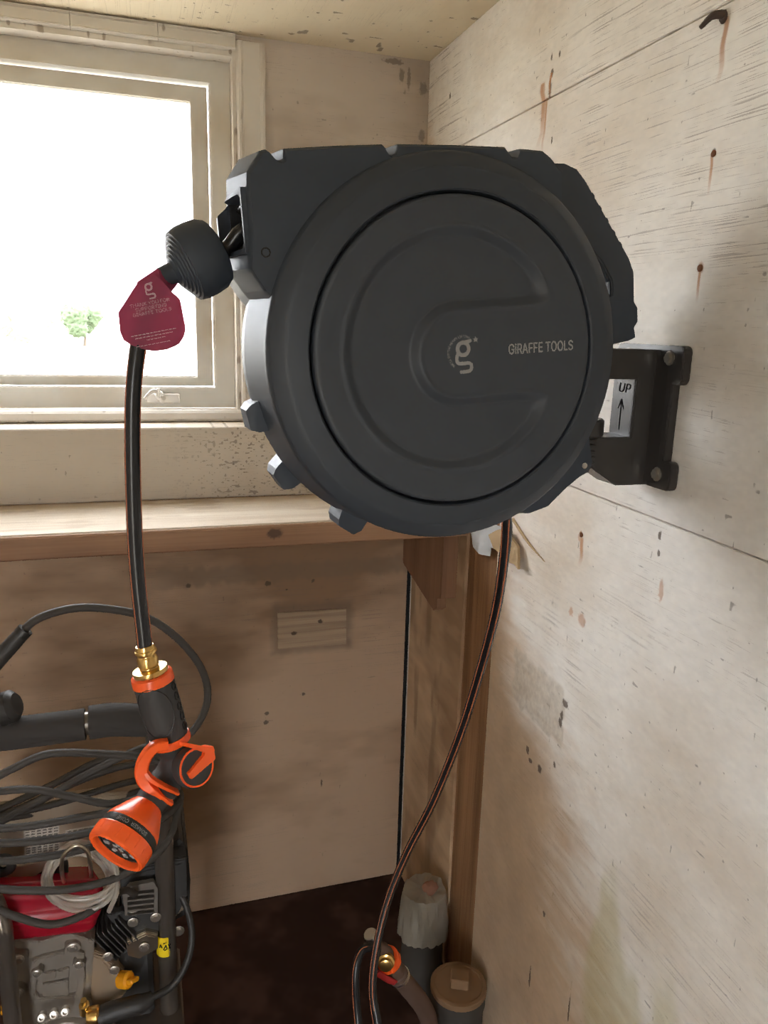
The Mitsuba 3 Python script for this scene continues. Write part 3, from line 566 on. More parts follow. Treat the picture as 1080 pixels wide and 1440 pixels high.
# head: bell, lettered dial, front ring, face
obj('bell', lathe([(0, .028), (.0215, .028), (.0245, .032), (.0310, .044), (.0385, .058), (.0405, .064), (.0400, .067), (0, .067)], HM, 48), 'mat_orange', nz)
dl = obj('dial', lathe([(0, .066), (.0402, .066), (.0406, .068), (.0406, .0755), (.0402, .0765), (0, .0765)], HM, 56), 'mat_black', nz)
def bent(txt, a_mid, h_mid, size=.0048):
    t = text_mesh(txt, size, .0006); t.apply_translation([-t.bounds.mean(0)[0], -size/2, 0]); v = t.vertices
    a = a_mid + v[:, 0]/.0406; r_ = .0405+v[:, 2]; vv = np.stack([r_*np.cos(a), r_*np.sin(a), h_mid+v[:, 1], np.ones(len(v))], 1)   # lettering reads from the front of the nozzle
    t2 = trimesh.Trimesh((HM @ vv.T).T[:, :3], t.faces, process=False); return t2
def ang_of(px, py):
    q = at(px, py, Y=.85)-EYE; best = None
    for a in np.linspace(-math.pi, math.pi, 361):
        p = (HM @ [.0406*math.cos(a), .0406*math.sin(a), .072, 1])[:3]; nrm = HM[:3, 0]*math.cos(a)+HM[:3, 1]*math.sin(a)
        if nrm @ (p-EYE) > 0: continue
        dd = np.linalg.norm(np.cross(p-EYE, q))/np.linalg.norm(q)
        if best is None or dd < best[0]: best = (dd, a)
    return best[1]
obj('lettering', cat(bent('CONE', ang_of(176, 1146), .072), bent('SOAKER', ang_of(199, 1162), .072)), 'mat_print', dl, smooth=False)
fr = [(.030, .0775), (.0418, .0775), (.0428, .080), (.0428, .097), (.0415, .1005), (.0385, .102), (.0355, .1005), (.0345, .097), (.0345, .088), (.030, .086)]
rim = lathe(fr, HM, 72)
obj('front_ring', rim, 'mat_orange', nz)
for k in range(36):
    a = k*math.pi/18
    if abs(((a - ang_of(165, 1160) + math.pi) % (2*math.pi)) - math.pi) < 1.7 and k % 2 == 0:
        c_ = (HM @ [.0425*math.cos(a), .0427*math.sin(a), .0875, 1])[:3]
        obj('grip_rib', xf(tm(cbox([-.0011, -.0008, -.007], [.0011, .0008, .006], .0004)), frame(c_, hd, -HM[:3, 0]*math.sin(a)+HM[:3, 1]*math.cos(a))), 'mat_orange', nz, smooth=False)
fc = obj('face', lathe([(0, .078), (.0345, .078), (.0345, .092), (.031, .0925), (.031, .090), (.012, .090), (.012, .0925), (0, .0925)], HM, 48), 'mat_rubber', nz)
holes = []
for (r_, k) in ((.022, 8), (.0065, 4)):
    for i in range(k):
        a = i*2*math.pi/k; holes.append(xf(tm(cbox([-.0045, -.0035, 0], [.0045, .0035, .003], .001)), HM @ frame([r_*math.cos(a), r_*math.sin(a), .090], [0, 0, 1], [math.cos(a), math.sin(a), 0])))
for h_ in holes: obj('spray_pad', h_, 'mat_print', fc, smooth=False)
# orange guard strap from the lower collar round to the neck
gs = [at(236, 1046, Y=.870), at(218, 1050, Y=.868), at(204, 1066, Y=.866), at(199, 1085, Y=.864), at(205, 1102, Y=.862), at(222, 1115, Y=.860), at(241, 1128, Y=.866)]
def strap(pts, w, t_, n=8):
    p = spline(pts, n); t = np.gradient(p, axis=0); t /= np.linalg.norm(t, axis=1, keepdims=True); ms = []
    ws = np.interp(np.linspace(0, 1, len(p)), np.linspace(0, 1, len(w)), w)
    prev = None; V = []; 
    for i in range(len(p)):
        s_ = np.cross(t[i], [0, 1, 0]); s_ /= np.linalg.norm(s_)
        f_ = np.cross(s_, t[i]); 
        for (a, b) in ((-1, -.7), (-.7, -1), (.7, -1), (1, -.7), (1, .7), (.7, 1), (-.7, 1), (-1, .7)): V.append(p[i] + s_*a*ws[i]/2 + f_*b*t_/2)
    F = []; k = len(p)
    for i in range(k-1):
        for j in range(8): a, b = i*8+j, i*8+(j+1) % 8; F += [[a, b, b+8], [a, b+8, a+8]]
    for j in range(1, 7): F += [[0, j+1, j], [(k-1)*8, (k-1)*8+j, (k-1)*8+j+1]]
    m = trimesh.Trimesh(V, F, process=False); m.fix_normals(); return m
obj('guard_strap', cat(strap(gs, [.012, .013, .014, .0165, .014, .007, .005], .012), strap([at(205, 1086, Y=.862), at(214, 1096, Y=.860), at(232, 1106, Y=.860), at(250, 1114, Y=.868)], [.006, .006, .005, .004], .010)), 'mat_orange', nz)
# flow knob with lever
kd = np.array([.46, -.82, .30]); kd /= np.linalg.norm(kd); kc = at(265, 1077, Y=.875)
KM = frame(kc, kd, [1, 0, 0])
kb = obj('flow_knob', lathe([(0, -.014), (.0150, -.014), (.0225, .000), (.0250, .006), (.0250, .016), (.0235, .0185), (0, .0185)], KM, 40), 'mat_grip', nz)
obj('knob_ring', lathe([(.0208, .0180), (.0234, .0180), (.0230, .0200), (.0208, .0196)], KM, 40), 'mat_orange', kb)
def kp(px, py): 
    d = at(px, py, Y=1)-EYE; o = kc+kd*.0195; k = ((o-EYE)@kd)/(d@kd); q = np.linalg.inv(KM) @ np.append(EYE+d*k, 1); return (q[0], q[1])
lv = prism(Polygon([kp(*q) for q in ((263, 1087), (267, 1094), (288, 1076), (299, 1066), (296, 1050), (285, 1058), (284, 1062))]).buffer(.0006), .0185, .026, KM, .001)
lv2 = prism(Polygon([kp(*q) for q in ((262, 1045), (291, 1051), (296, 1049), (298, 1055), (288, 1060), (284, 1057), (262, 1049))]).buffer(.0004), .004, .026, KM, .001)
obj('lever', cat(lv, lv2), 'mat_orange', kb, smooth=30)

# ------------------------------------------------------------------ lead-in hose and the pipes in the corner
lh = thing('feed_hose', 'black hose with orange stripe running from under the reel down to the floor spigot', 'hose')
lpts = [RL(.10, -.16, .13), at(712, 728, Y=1.03), at(708, 790, Y=1.05), at(697, 860, Y=1.10), at(676, 940, Y=1.15), at(648, 1030, Y=1.20), at(610, 1125, Y=1.24), at(572, 1200, Y=1.27), at(546, 1265, Y=1.27), at(530, 1330, Y=1.25), at(524, 1390, Y=1.22), at(532, 1450, Y=1.18), at(528, 1510, Y=1.16), at(512, 1500, Y=1.17), at(503, 1430, Y=1.22), at(500, 1370, Y=1.245), at(508, 1338, Y=1.265), at(522, 1332, Y=1.275), at(531, 1336, Y=1.285)]
obj('tube', sweep(lpts, .0083, 16, 10), 'mat_hose', lh)
obj('stripe', stripe(lpts[1:12], .0081, .1, -.5, .0013), 'mat_hose_stripe', lh, label='orange stripe')
obj('stripe', stripe(lpts[1:12], .0081, -1.25, 0, .0010), 'mat_hose_stripe', lh, label='orange stripe')
obj('stripe', stripe(lpts[12:18], .0081, 1.1, 0, .0011), 'mat_hose_stripe', lh, label='orange stripe')
sp = thing('water_spigot', 'brown water pipe with brass and orange hose connector and silver cap near the floor', 'spigot')
s0, s1, s2 = at(500, 1286, Y=1.29), at(541, 1342, Y=1.31), at(602, 1432, Y=1.36); sdir = (s2-s1)/np.linalg.norm(s2-s1); cdir = (s0-s1)/np.linalg.norm(s0-s1)
obj('silver_cap', lathe([(0, .012), (.011, .012), (.015, .020), (.015, .036), (.013, .041), (0, .041)], frame(s1+cdir*.040, cdir), 28), 'mat_steel', sp)
obj('valve_body', union(mf(lathe([(0, -.02), (.017, -.02), (.017, .02), (.012, .03), (.012, .052), (0, .052)], frame(s1, cdir), 24)), mf(move(trimesh.creation.icosphere(3, .019), s1))), 'mat_pipe_brown', sp)
obj('brass_connector', lathe([(0, 0), (.016, 0), (.018, .004), (.018, .012), (.014, .014), (.014, .022), (.011, .024), (0, .024)], frame(s1+np.array([0, -.012, 0]), [-.35, -.9, .1]), 28), 'mat_brass', sp)
ring_ = lathe([(.016, -.012), (.026, -.012), (.027, -.008), (.027, .008), (.026, .012), (.016, .012)], frame(s1+sdir*.022, sdir), 12)
obj('orange_collar', ring_, 'mat_orange', sp, smooth=False)
obj('pipe', cat(lathe([(0, .03), (.019, .03), (.019, .075), (.022, .078), (.022, .088), (0, .088)], frame(s1, sdir), 28), sweep([s1+sdir*.08, s2, [s2[0]-.002, s2[1]+.008, .06], [s2[0]-.002, s2[1]+.008, 0.0]], .021, 18, 8)), 'mat_pipe_brown', sp)
obj('hose_clamp', lathe([(.020, .0), (.0235, .0), (.0235, .007), (.020, .007)], frame(s1+sdir*.088, sdir), 28), 'mat_steel', sp)
obj('lever', cat(strap([at(530, 1368, Y=1.295), at(545, 1377, Y=1.297), at(556, 1382, Y=1.305)], [.012, .014, .012], .005)), 'mat_red_handle', sp, label='red lever')
# taped pipe stub
tp = thing('taped_pipe', 'dark pipe stub with its top wrapped in grey tape standing in the corner', 'pipe')
c = np.array([.676, 1.665])
zt_ = at(606, 1250, Y=c[1])[2]
obj('pipe_body', lathe([(0, 0), (.058, 0), (.056, zt_-.12), (.058, zt_-.115), (.058, zt_-.05), (0, zt_-.05)], frame([c[0], c[1], 0], [0, 0, 1]), 36), 'mat_pvc_dark', tp)
tpm = trimesh.creation.cylinder(.069, .13, sections=48); tpm = tpm.subdivide().subdivide(); v = tpm.vertices
v += (meshkit.fbm(v*38, 3, 5)-.5)[:, None]*np.array([.014, .014, .02]); v[:, :2] *= (1-.18*np.clip((v[:, 2]+.065)/.13, 0, 1)**2)[:, None]; tpm.vertices = v
obj('tape_wrap', move(tpm, [c[0], c[1], zt_-.06]), 'mat_tape', tp, smooth=25)
cl = trimesh.creation.icosphere(3, .018); cl.vertices *= [1.3, 1.0, .5]; cl.vertices += (meshkit.fbm(cl.vertices*60, 3, 9)-.5)[:, None]*.02
obj('clay_lump', move(cl, [c[0]+.012, c[1]-.008, zt_+.012]), 'mat_cap_clay', tp, smooth=True)
# cleanout with square plug
co = thing('cleanout_pipe', 'dusty brown capped drain pipe with square plug on its lid beside the wall', 'pipe')
cz = at(645, 1383, X=.672); c = cz[:2]; zc_ = cz[2]
obj('pipe_body', lathe([(0, 0), (.062, 0), (.062, zc_-.05), (.066, zc_-.046), (.066, zc_-.014), (0, zc_-.014)], frame([c[0], c[1], 0], [0, 0, 1]), 40), 'mat_pvc_dark', co)
obj('lid', lathe([(0, -.016), (.066, -.016), (.068, -.012), (.068, -.002), (.066, 0), (.058, .001), (.056, -.001), (0, -.001)], frame([c[0], c[1], zc_], [0, 0, 1]), 40), 'mat_pvc_dusty', co)
obj('square_plug', move(xf(cbox([-.022, -.020, -.002], [.022, .018, .026], .003), trimesh.transformations.rotation_matrix(-.43, [0, 0, 1])), [c[0]+.002, c[1], zc_]), 'mat_pvc_dusty', co, smooth=False)

# scraps on the right wall below the reel
def crumple(pts, Xc, th, seed, amp):
    pol = Polygon(pts); tri = trimesh.creation.extrude_polygon(pol, th, engine='earcut')
    tri = tri.subdivide_to_size(.012); v = tri.vertices.copy(); v[:, 2] += (meshkit.fbm(np.c_[v[:, :2]*22, v[:, 2]*0], 3, seed))*amp
    m = trimesh.Trimesh(np.stack([Xc-v[:, 2], v[:, 0], v[:, 1]], 1), tri.faces, process=False); m.fix_normals(); return m
def yz(pts): return [tuple(at(*p, X=DX-.006)[1:]) for p in pts]
tag(obj('paper_scrap', crumple(yz([(664, 748), (700, 738), (716, 742), (708, 775), (694, 770), (690, 782), (676, 778), (668, 770)]), DX-.004, .0015, 3, .012), 'mat_paper_grey', smooth=False), 'torn grey paper scrap stuck on the wall below the reel', 'paper')
tag(obj('mud_nest', crumple(yz([(694, 752), (708, 744), (722, 748), (734, 770), (737, 800), (728, 792), (718, 790), (712, 778), (700, 770)]), DX-.004, .006, 8, .018), 'mat_nest', smooth=False), 'tan mud insect nest on the wall beside the hose below the reel', 'insect nest')
tag(obj('wood_splinter', sweep([at(721, 730, X=DX-.003), at(742, 762, X=DX-.003), at(766, 790, X=DX-.001)], [.0035, .003, .0008], 6, 5), 'mat_nest', smooth=False), 'thin tan splinter running down the wall beside the insect nest', 'splinter')
# nails in the right wall
def nail(px, py, r, lab): 
    p = at(px, py, X=DX); tag(obj('nail', lathe([(0, -.002), (r, -.002), (r, .0015), (r*.6, .0025), (0, .0025)], frame(p, [-1, 0, 0]), 14), 'mat_rust'), lab, 'nail')
nail(985, 377, .005, 'rusty nail head on the right wall above the bracket')
nail(1004, 216, .0045, 'rusty nail head high on the right wall right of the reel handle')
nail(818, 752, .0045, 'rusty nail head on the right wall just below the reel')
q = at(1018, 25, X=DX)
tag(obj('wall_peg', cat(sweep([q+[.002, 0, .004], q+[-.014, .004, .002], q+[-.020, .020, -.008]], [.006, .005, .003], 8, 6), lathe([(0, -.001), (.008, -.001), (.006, .003), (0, .004)], frame(q, [-1, 0, 0]), 12)), 'mat_dark_iron'), 'bent dark iron peg at the top right of the right wall', 'peg')
# ------------------------------------------------------------------ pressure washer
pw = thing('pressure_washer', 'red tanked petrol pressure washer on a tube frame at the lower left', 'pressure washer')
def w(px, py, Y): return at(px, py, Y=Y)
tb = [w(-150, 1030, 1.25), w(-10, 1033, 1.25), w(60, 1026, 1.25), w(150, 1013, 1.25), w(196, 1012, 1.26), w(217, 1024, 1.29), w(222, 1060, 1.36), w(226, 1110, 1.42), w(229, 1160, 1.45), w(232, 1240, 1.45), w(235, 1330, 1.45), w(239, 1440, 1.45)]
foot = w(239, 1440, 1.45).copy(); foot[2] = .018
fr_ = obj('frame_tube', sweep(tb+[(tb[-1]+foot)/2, foot, foot+[0, -.02, -.002], foot+[0, -.35, -.002]], .0192, 18, 8), 'mat_tube_paint', pw, label='dark tubular frame and handle')
obj('foam_grip', sweep([w(-40, 1034, 1.25), w(0, 1033, 1.25), w(60, 1026, 1.25), w(120, 1018, 1.25)], [.0255, .026, .026, .0255], 20, 8), 'mat_foam', fr_)
obj('foam_grip', sweep([w(126, 1016, 1.25), w(160, 1012, 1.25), w(205, 1013, 1.262)], [.0275, .0275, .0275], 20, 8), 'mat_foam', fr_)
sk = w(233, 1323, 1.45)
sb = obj('sticker', lathe([(.0188, -.024), (.0198, -.024), (.0198, .024), (.0188, .024)], frame(sk, [0, 0, 1]), 32), 'mat_yellow', fr_, label='yellow warning sticker')
def wrap(t, c, r):
    v = t.vertices; a = -math.pi/2 - .1 + v[:, 0]/r; rr_ = r+v[:, 2]
    return trimesh.Trimesh(np.stack([c[0]+rr_*np.cos(a), c[1]+rr_*np.sin(a), c[2]+v[:, 1]], 1), t.faces, process=False)
mk = prism(unary_union([stroke([(-.012, .000), (-.009, .007), (-.006, .000)], .0022), stroke([(-.003, -.004), (.002, .006), (.004, -.003), (-.001, -.006)], .0022), stroke([(.007, .006), (.011, -.005)], .0022), stroke([(.011, .005), (.007, -.004)], .0022), stroke([(-.002, .011), (.003, .013)], .002)]), 0, .0004)
obj('warning_mark', wrap(mk, sk, .0197), 'mat_black', sb, smooth=False)
lt_ = w(4, 1300, 1.33)
obj('frame_tube', sweep([[lt_[0]-.02, 1.36, lt_[2]+.05], lt_, [lt_[0], 1.33, .6], [lt_[0], 1.33, .018]], .0155, 14, 6), 'mat_tube_paint', pw)
obj('frame_tube', sweep([[lt_[0], 1.33, .018], [lt_[0]+.1, 1.33, .018], [foot[0]-.02, 1.33, .018]], .0155, 14, 4), 'mat_tube_paint', pw)
obj('clamp_knob', lathe([(0, 0), (.020, 0), (.026, .006), (.026, .026), (.018, .034), (0, .036)], frame(w(-4, 1000, 1.25), [.9, -.2, .35]), 24), 'mat_rubber', pw)
# engine: fuel tank
r_ = .022
tank = balls([w(-60, 1312, 1.40), w(120, 1293, 1.40), w(-60, 1262, 1.385), w(128, 1252, 1.40), w(-60, 1240, 1.56), w(118, 1234, 1.56), w(-60, 1300, 1.58), w(110, 1290, 1.58)], r_)
lip = balls([w(-60, 1296, 1.385), w(124, 1277, 1.385), w(-60, 1285, 1.57), w(122, 1268, 1.57), w(-60, 1298, 1.385), w(124, 1279, 1.385)], .024)
obj('fuel_tank', union(tank, mf(tm(lip))), 'mat_red', pw, smooth=40, label='glossy red fuel tank')
# sheet metal shield behind with two worn labels
shd = obj('metal_shield', xzprism(pxpoly([(-30, 1142), (130, 1118), (212, 1112), (208, 1162), (160, 1195), (80, 1206), (-30, 1215)], 1.50), 1.50, .03, .006), 'mat_plate', pw, smooth=30)
for pts in ([(33, 1169), (83, 1161), (83, 1175), (33, 1182)], [(34, 1192), (84, 1185), (84, 1196), (34, 1203)], [(92, 1168), (140, 1160), (142, 1172), (93, 1180)]):
    st_ = obj('sticker', xzprism(pxpoly(pts, 1.4985), 1.4985, .0012), 'mat_sticker', shd, smooth=False)
    bars = []
    for k in range(3):
        f0 = (k+.7)/3.4
        a_0, a_1 = [np.array(pts[i])*(1-f0)+np.array(pts[j])*f0 for i, j in ((0, 3), (1, 2))]
        for t0 in np.arange(.06, .9, .16): bars.append(xzprism(pxpoly([a_0*(1-t0)+a_1*t0+[0, -.9], a_0*(1-t0-.11)+a_1*(t0+.11)+[0, -.9], a_0*(1-t0-.11)+a_1*(t0+.11)+[0, .9], a_0*(1-t0)+a_1*t0+[0, .9]], 1.498), 1.498, .0006))
    obj('fine_print', cat(*bars), 'mat_slat', st_, smooth=False)
obj('shield_tab', xzprism(pxpoly([(-30, 1222), (30, 1218), (72, 1206), (76, 1214), (50, 1232), (-30, 1244)], 1.46), 1.46, .008, .002), 'mat_plate', pw, smooth=30)
obj('pulley_hub', lathe([(.006, 0), (.022, 0), (.024, .004), (.020, .012), (.008, .014), (.006, .008)], frame(w(5, 1215, 1.44), [0, -1, .1]), 30), 'mat_muffler', pw)
obj('air_filter', balls([w(-40, 1236, 1.50), w(86, 1216, 1.50), w(-40, 1250, 1.5), w(86, 1236, 1.5), w(86, 1226, 1.62), w(-40, 1240, 1.62)], .014), 'mat_muffler', pw, smooth=30)
# chrome hook
obj('hook', sweep([w(90, 1240, 1.36), w(87, 1226, 1.275), w(89, 1204, 1.262), w(107, 1189, 1.258), w(123, 1198, 1.262), w(127, 1218, 1.275), w(128, 1232, 1.36)], .0036, 12, 8), 'mat_zinc', pw, label='bright metal wire hook')
# crankcase
cov = pxpoly([(26, 1352), (40, 1334), (60, 1326), (118, 1316), (130, 1326), (128, 1350), (124, 1400), (132, 1440), (128, 1500), (40, 1500), (30, 1440), (18, 1400)], 1.40).buffer(.006).buffer(-.002)
cc = obj('crankcase_cover', xzprism(cov, 1.40, .045, .005), 'mat_cast', pw, smooth=30)
lipc = pxpoly([(-6, 1318), (28, 1322), (60, 1324), (98, 1312), (128, 1322), (124, 1332), (98, 1322), (60, 1334), (30, 1336), (-6, 1328)], 1.392)
obj('casting_lip', xzprism(lipc, 1.392, .05, .003), 'mat_cast', cc, smooth=30)
fr2 = pxpoly([(44, 1352), (60, 1346), (104, 1336), (118, 1342), (120, 1380), (116, 1405), (100, 1410), (48, 1412), (38, 1400)], 1.39)
obj('casting_frame', xzprism(fr2.difference(fr2.buffer(-.014)), 1.390, .012, .004), 'mat_cast', cc, smooth=30)
for pts in ([(64, 1370), (76, 1368), (76, 1378), (64, 1380)], [(82, 1367), (95, 1364), (95, 1374), (82, 1377)], [(62, 1386), (94, 1380), (94, 1402), (62, 1404)]):
    obj('casting_pad', xzprism(pxpoly(pts, 1.394).buffer(.003), 1.394, .008, .003), 'mat_cast', cc, smooth=30)
for (x, y, s_) in [(27, 1349, .0085), (102, 1333, .0085), (52, 1369, .0065), (111, 1357, .0065), (24, 1397, .0085)]:
    p = w(x, y, 1.386); obj('boss', lathe([(0, -.02), (s_*1.9, -.02), (s_*1.7, .002), (0, .002)], frame(p, [0, -1, 0]), 20), 'mat_cast', cc)
    obj('bolt', bolt(w(x, y, 1.384), [0, -1, 0], s_*.8, .006), 'mat_bolt', cc, smooth=False)
obj('crankcase', cat(xzprism(pxpoly([(20, 1335), (128, 1322), (150, 1342), (170, 1366), (174, 1396), (150, 1424), (140, 1500), (20, 1500)], 1.43).buffer(.006), 1.43, .17, .008)), 'mat_cast_tan', pw, smooth=30)
sdc = obj('side_casting', xzprism(pxpoly([(126, 1338), (146, 1345), (166, 1366), (171, 1392), (150, 1416), (130, 1422), (122, 1400)], 1.405), 1.405, .05, .008), 'mat_cast_tan', pw, smooth=30)
for (x, y, s_) in [(161, 1364, .0085), (152, 1345, .009)]: obj('bolt', bolt(w(x, y, 1.402), [0, -1, 0], s_*.8, .006), 'mat_bolt', sdc, smooth=False)
dome = lathe([(0, -.06), (.105, -.06), (.100, -.015), (.085, .006), (.06, .014), (0, .018)], frame(w(86, 1492, 1.385), [0, -1, .15]), 48)
dm = obj('pump_flange', dome, 'mat_cast', pw)
for (x, y) in [(59, 1429), (76, 1425), (92, 1421)]: obj('socket_screw', lathe([(0, -.004), (.009, -.004), (.009, .008), (.0075, .009), (.0045, .009), (.0045, .004), (0, .004)], frame(w(x, y, 1.366), [0, -1, .35]), 20), 'mat_bolt', dm)
obj('brass_nipple', cat(lathe([(0, -.03), (.010, -.03), (.010, -.006), (.006, -.004), (.006, .008), (0, .008)], frame(w(118, 1410, 1.375), [0, -.2, 1]), 20)), 'mat_brass', pw)
obj('brass_collar', lathe([(0, -.012), (.016, -.012), (.018, -.006), (.018, .008), (.014, .012), (0, .012)], frame(w(132, 1428, 1.37), [1, -.1, .1]), 24), 'mat_brass', pw)
for (x, y, d) in [(181, 1378, [.8, -.6, .3]), (14, 1416, [-.2, -1, .2])]:
    fm = frame(w(x, y, 1.40), d); op = obj('oil_plug', cat(lathe([(0, -.02), (.017, -.02), (.017, 0), (.013, .004), (0, .004)], fm, 24), xf(tm(cbox([-.012, -.0045, .002], [.012, .0045, .018], .002)), fm)), 'mat_amber', pw, label='amber yellow oil plug')
# cylinder with its fins, tilted
ca = np.array([math.cos(math.radians(32)), 0, math.sin(math.radians(32))]); o = w(128, 1325, 1.47)
CM = frame(o, ca, [0, 1, 0])
cy = obj('cylinder', lathe([(0, -.05), (.034, -.05), (.034, .12), (0, .12)], CM, 32), 'mat_fin', pw)
for k in range(10):
    s_ = .078+.010*math.sin(k*.7); obj('fin', prism(rect(0, 0, .10, s_, .010), .004+.0098*k, .0068+.0098*k, CM, .0008), 'mat_fin', cy, smooth=False)
obj('rocker_cover', prism(rect(.01, 0, .09, .070, .012), .105, .125, CM, .006), 'mat_cast', pw, smooth=30)
ex = obj('exhaust_flange', xzprism(pxpoly([(176, 1326), (205, 1312), (222, 1316), (222, 1336), (196, 1350), (180, 1346)], 1.42), 1.42, .05, .006), 'mat_zinc', pw, smooth=30)
obj('bolt', bolt(w(203, 1332, 1.417), [0, -1, 0], .0075, .006), 'mat_bolt', ex, smooth=False)
shr = obj('cooling_shroud', xzprism(pxpoly([(150, 1288), (172, 1282), (222, 1284), (224, 1312), (176, 1322)], 1.435), 1.435, .02, .003), 'mat_muffler', pw, smooth=30)
for (x, y) in [(187, 1297), (219, 1290)]: obj('bolt', bolt(w(x, y, 1.432), [0, -1, 0], .0075, .006), 'mat_bolt', shr, smooth=False)
mfp = pxpoly([(172, 1258), (182, 1246), (216, 1240), (222, 1250), (222, 1284), (176, 1288)], 1.43); slots = []
for k in range(5):
    yy = 1254+7*k; slots.append(pxpoly([(180, yy+1.5), (216, yy-2.5), (216, yy+.6), (180, yy+4.6)], 1.43).buffer(.001))
ml = obj('muffler_guard', xzprism(mfp.difference(unary_union(slots)), 1.43, .012, .001), 'mat_slat', pw, smooth=30, label='slotted metal muffler guard')
obj('muffler', xzprism(pxpoly([(168, 1228), (226, 1214), (262, 1208), (264, 1262), (250, 1290), (172, 1290)], 1.455), 1.455, .11, .010), 'mat_muffler', pw, smooth=30)
# perforated black side guard behind the frame tube
gpol = pxpoly([(238, 1188), (252, 1178), (264, 1196), (268, 1240), (266, 1284), (244, 1296), (240, 1240)], 1.50); hol = []
for i in range(13):
    t0 = w(257+.35*i, 1188+7.4*i, 1.50); hol.append(rect(t0[0], t0[2], .010, .004, .001))
obj('side_guard', xzprism(gpol.difference(unary_union(hol)), 1.50, .16, .003), 'mat_muffler', pw, smooth=30, label='black perforated guard')
tabp = pxpoly([(243, 1222), (254, 1217), (262, 1219), (263, 1234), (250, 1238), (243, 1234)], 1.49)
obj('guard_tab', xzprism(tabp.difference(unary_union([Point(*w(x, y, 1.49)[[0, 2]]).buffer(.0045) for x, y in ((249, 1228), (257, 1226))])), 1.49, .006, .001), 'mat_slat', pw, smooth=30)
obj('metal_strap', xzprism(pxpoly([(244, 1268), (258, 1262), (262, 1276), (246, 1290)], 1.475), 1.475, .01, .002), 'mat_plate', pw, smooth=30)
obj('bolt', bolt(w(251, 1309, 1.46), [0, -1, 0], .0085, .006), 'mat_bolt', pw, smooth=False)
obj('base_plate', cbox([lt_[0]-.02, 1.34, .30], [foot[0]+.03, 1.62, .318], .004), 'mat_tube_paint', pw, smooth=False)
for (x, y_) in ((lt_[0]+.02, 1.38), (foot[0]-.02, 1.38), (lt_[0]+.02, 1.58), (foot[0]-.02, 1.58)): obj('support_leg', cbox([x-.012, y_-.012, 0], [x+.012, y_+.012, .302], .003), 'mat_tube_paint', pw, smooth=False)
obj('engine_block', cbox([lt_[0]+.01, 1.44, .316], [foot[0]-.03, 1.60, .50], .01), 'mat_muffler', pw, smooth=False)

# high pressure hose: one long hose looped over the machine
hz = thing('high_pressure_hose', 'long black rubber hose looped in many turns over the pressure washer', 'hose')
L = []
def go(*pts): L.extend([w(*p) for p in pts])
go((-30, 960, 1.27), (18, 905, 1.27), (50, 872, 1.28), (100, 856, 1.30), (150, 856, 1.31), (205, 868, 1.32), (250, 898, 1.33), (283, 940, 1.34), (292, 982, 1.34), (276, 1022, 1.345), (245, 1045, 1.35), (200, 1052, 1.36), (120, 1090, 1.37), (40, 1135, 1.37), (-60, 1180, 1.37))
go((-110, 1150, 1.34), (-40, 1112, 1.31), (20, 1080, 1.30), (70, 1060, 1.30), (140, 1060, 1.31), (205, 1066, 1.33), (252, 1084, 1.38), (200, 1062, 1.44), (140, 1070, 1.46), (60, 1110, 1.46), (-60, 1160, 1.44))
go((-110, 1140, 1.38), (-30, 1118, 1.32), (40, 1110, 1.30), (100, 1120, 1.305), (160, 1130, 1.32), (225, 1110, 1.36), (245, 1085, 1.42), (190, 1075, 1.48), (120, 1095, 1.49), (20, 1140, 1.47), (-60, 1170, 1.44))
go((-110, 1180, 1.38), (-40, 1168, 1.31), (40, 1162, 1.29), (110, 1150, 1.295), (180, 1136, 1.31), (236, 1112, 1.36), (246, 1090, 1.43), (180, 1100, 1.50), (80, 1130, 1.50), (-40, 1160, 1.46))
go((-110, 1200, 1.38), (-40, 1188, 1.31), (40, 1184, 1.285), (110, 1174, 1.29), (190, 1152, 1.31), (240, 1122, 1.37), (240, 1100, 1.45), (170, 1120, 1.51), (60, 1142, 1.51), (-50, 1165, 1.46))
go((-110, 1220, 1.38), (-40, 1214, 1.31), (40, 1208, 1.28), (110, 1196, 1.285), (190, 1172, 1.31), (242, 1140, 1.37), (247, 1115, 1.45), (160, 1135, 1.52), (40, 1155, 1.51), (-60, 1190, 1.46))
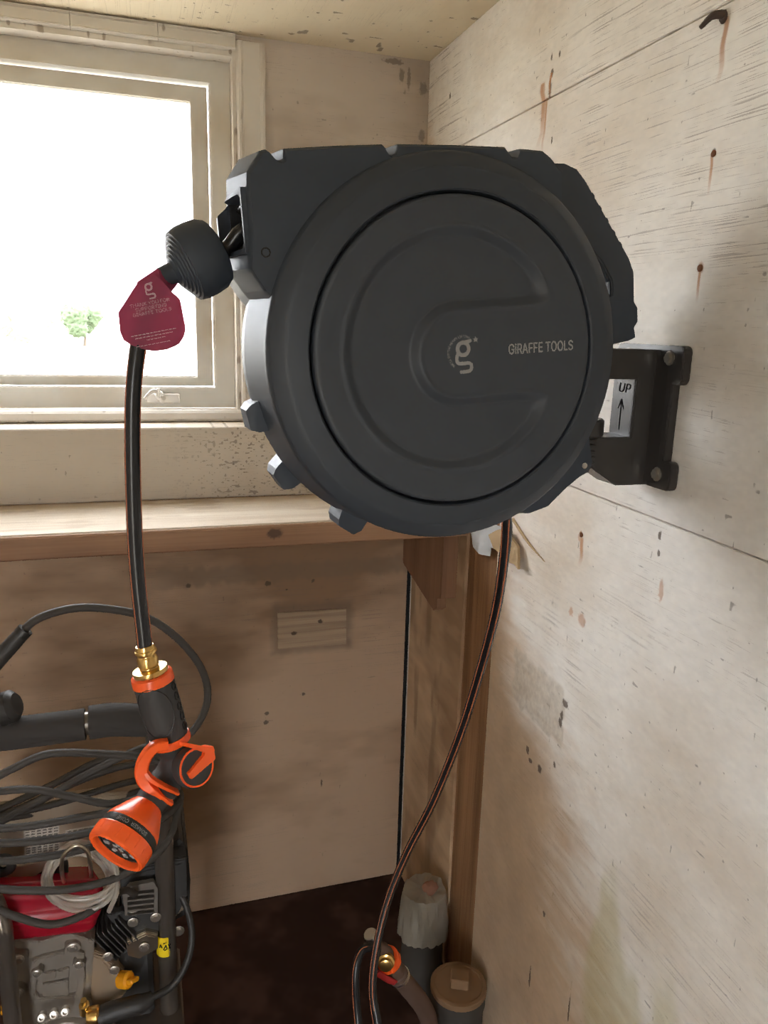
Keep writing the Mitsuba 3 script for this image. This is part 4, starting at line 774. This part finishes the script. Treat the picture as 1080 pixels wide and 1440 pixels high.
go((-110, 1240, 1.38), (-40, 1246, 1.30), (30, 1252, 1.275), (100, 1250, 1.275), (170, 1232, 1.29), (226, 1196, 1.33), (248, 1150, 1.39), (244, 1110, 1.46), (140, 1150, 1.53), (0, 1170, 1.52), (-80, 1220, 1.44))
go((-100, 1262, 1.35), (-30, 1268, 1.30), (20, 1288, 1.28), (70, 1300, 1.28), (115, 1288, 1.29), (150, 1266, 1.32), (175, 1252, 1.38), (190, 1258, 1.42))
obj('tube', sweep(L, .0068, 12, 8), 'mat_rubber_dusty', hz)
obj('strain_relief', sweep([w(-25, 955, 1.27), w(-5, 930, 1.27), w(18, 905, 1.27), w(35, 886, 1.272)], [.014, .0135, .013, .0115], 16, 8), 'mat_rubber', hz)
obj('end_sleeve', sweep([w(29, 893, 1.2715), w(36, 885, 1.272)], [.0125, .0125], 16, 4), 'mat_black', hz)
# lower black hose with grip at the pump outlet
ph_ = thing('outlet_hose', 'black hose with thick sleeve leaving the pump past the frame tube', 'hose')
obj('tube', sweep([w(150, 1424, 1.37), w(200, 1408, 1.37), w(240, 1388, 1.385), w(262, 1355, 1.40), (w(270, 1315, 1.42)), w(262, 1275, 1.45), w(248, 1248, 1.47)], .0072, 12, 10), 'mat_rubber', ph_)
obj('sleeve', sweep([w(140, 1430, 1.37), w(160, 1422, 1.37), w(196, 1412, 1.37), w(215, 1402, 1.374)], [.020, .020, .019, .012], 18, 8), 'mat_rubber', ph_)
# coil of clear tubing hung on the hook
ct = thing('clear_tubing', 'small coil of clear plastic tubing hung from the metal hook above the red tank', 'tubing')
C = []; gg = np.random.default_rng(3)
for k in range(6*14):
    a = math.pi/2 + k*2*math.pi/14; kx, ky = 46+5*math.sin(k*.41), 40+4*math.cos(k*.29)
    C.append(w(112+kx*math.cos(a)+1.5*math.sin(k*.9), 1232-ky*math.sin(a)+6*math.sin(k*.13), 1.325+.008*math.sin(k*.37)-.0006*k/2))
C += [w(150, 1205, 1.30), w(164, 1225, 1.29), w(164, 1255, 1.29), w(153, 1282, 1.29)]
obj('tube', sweep(C, .0046, 8, 4), 'mat_clear_tube', ct, smooth=60)
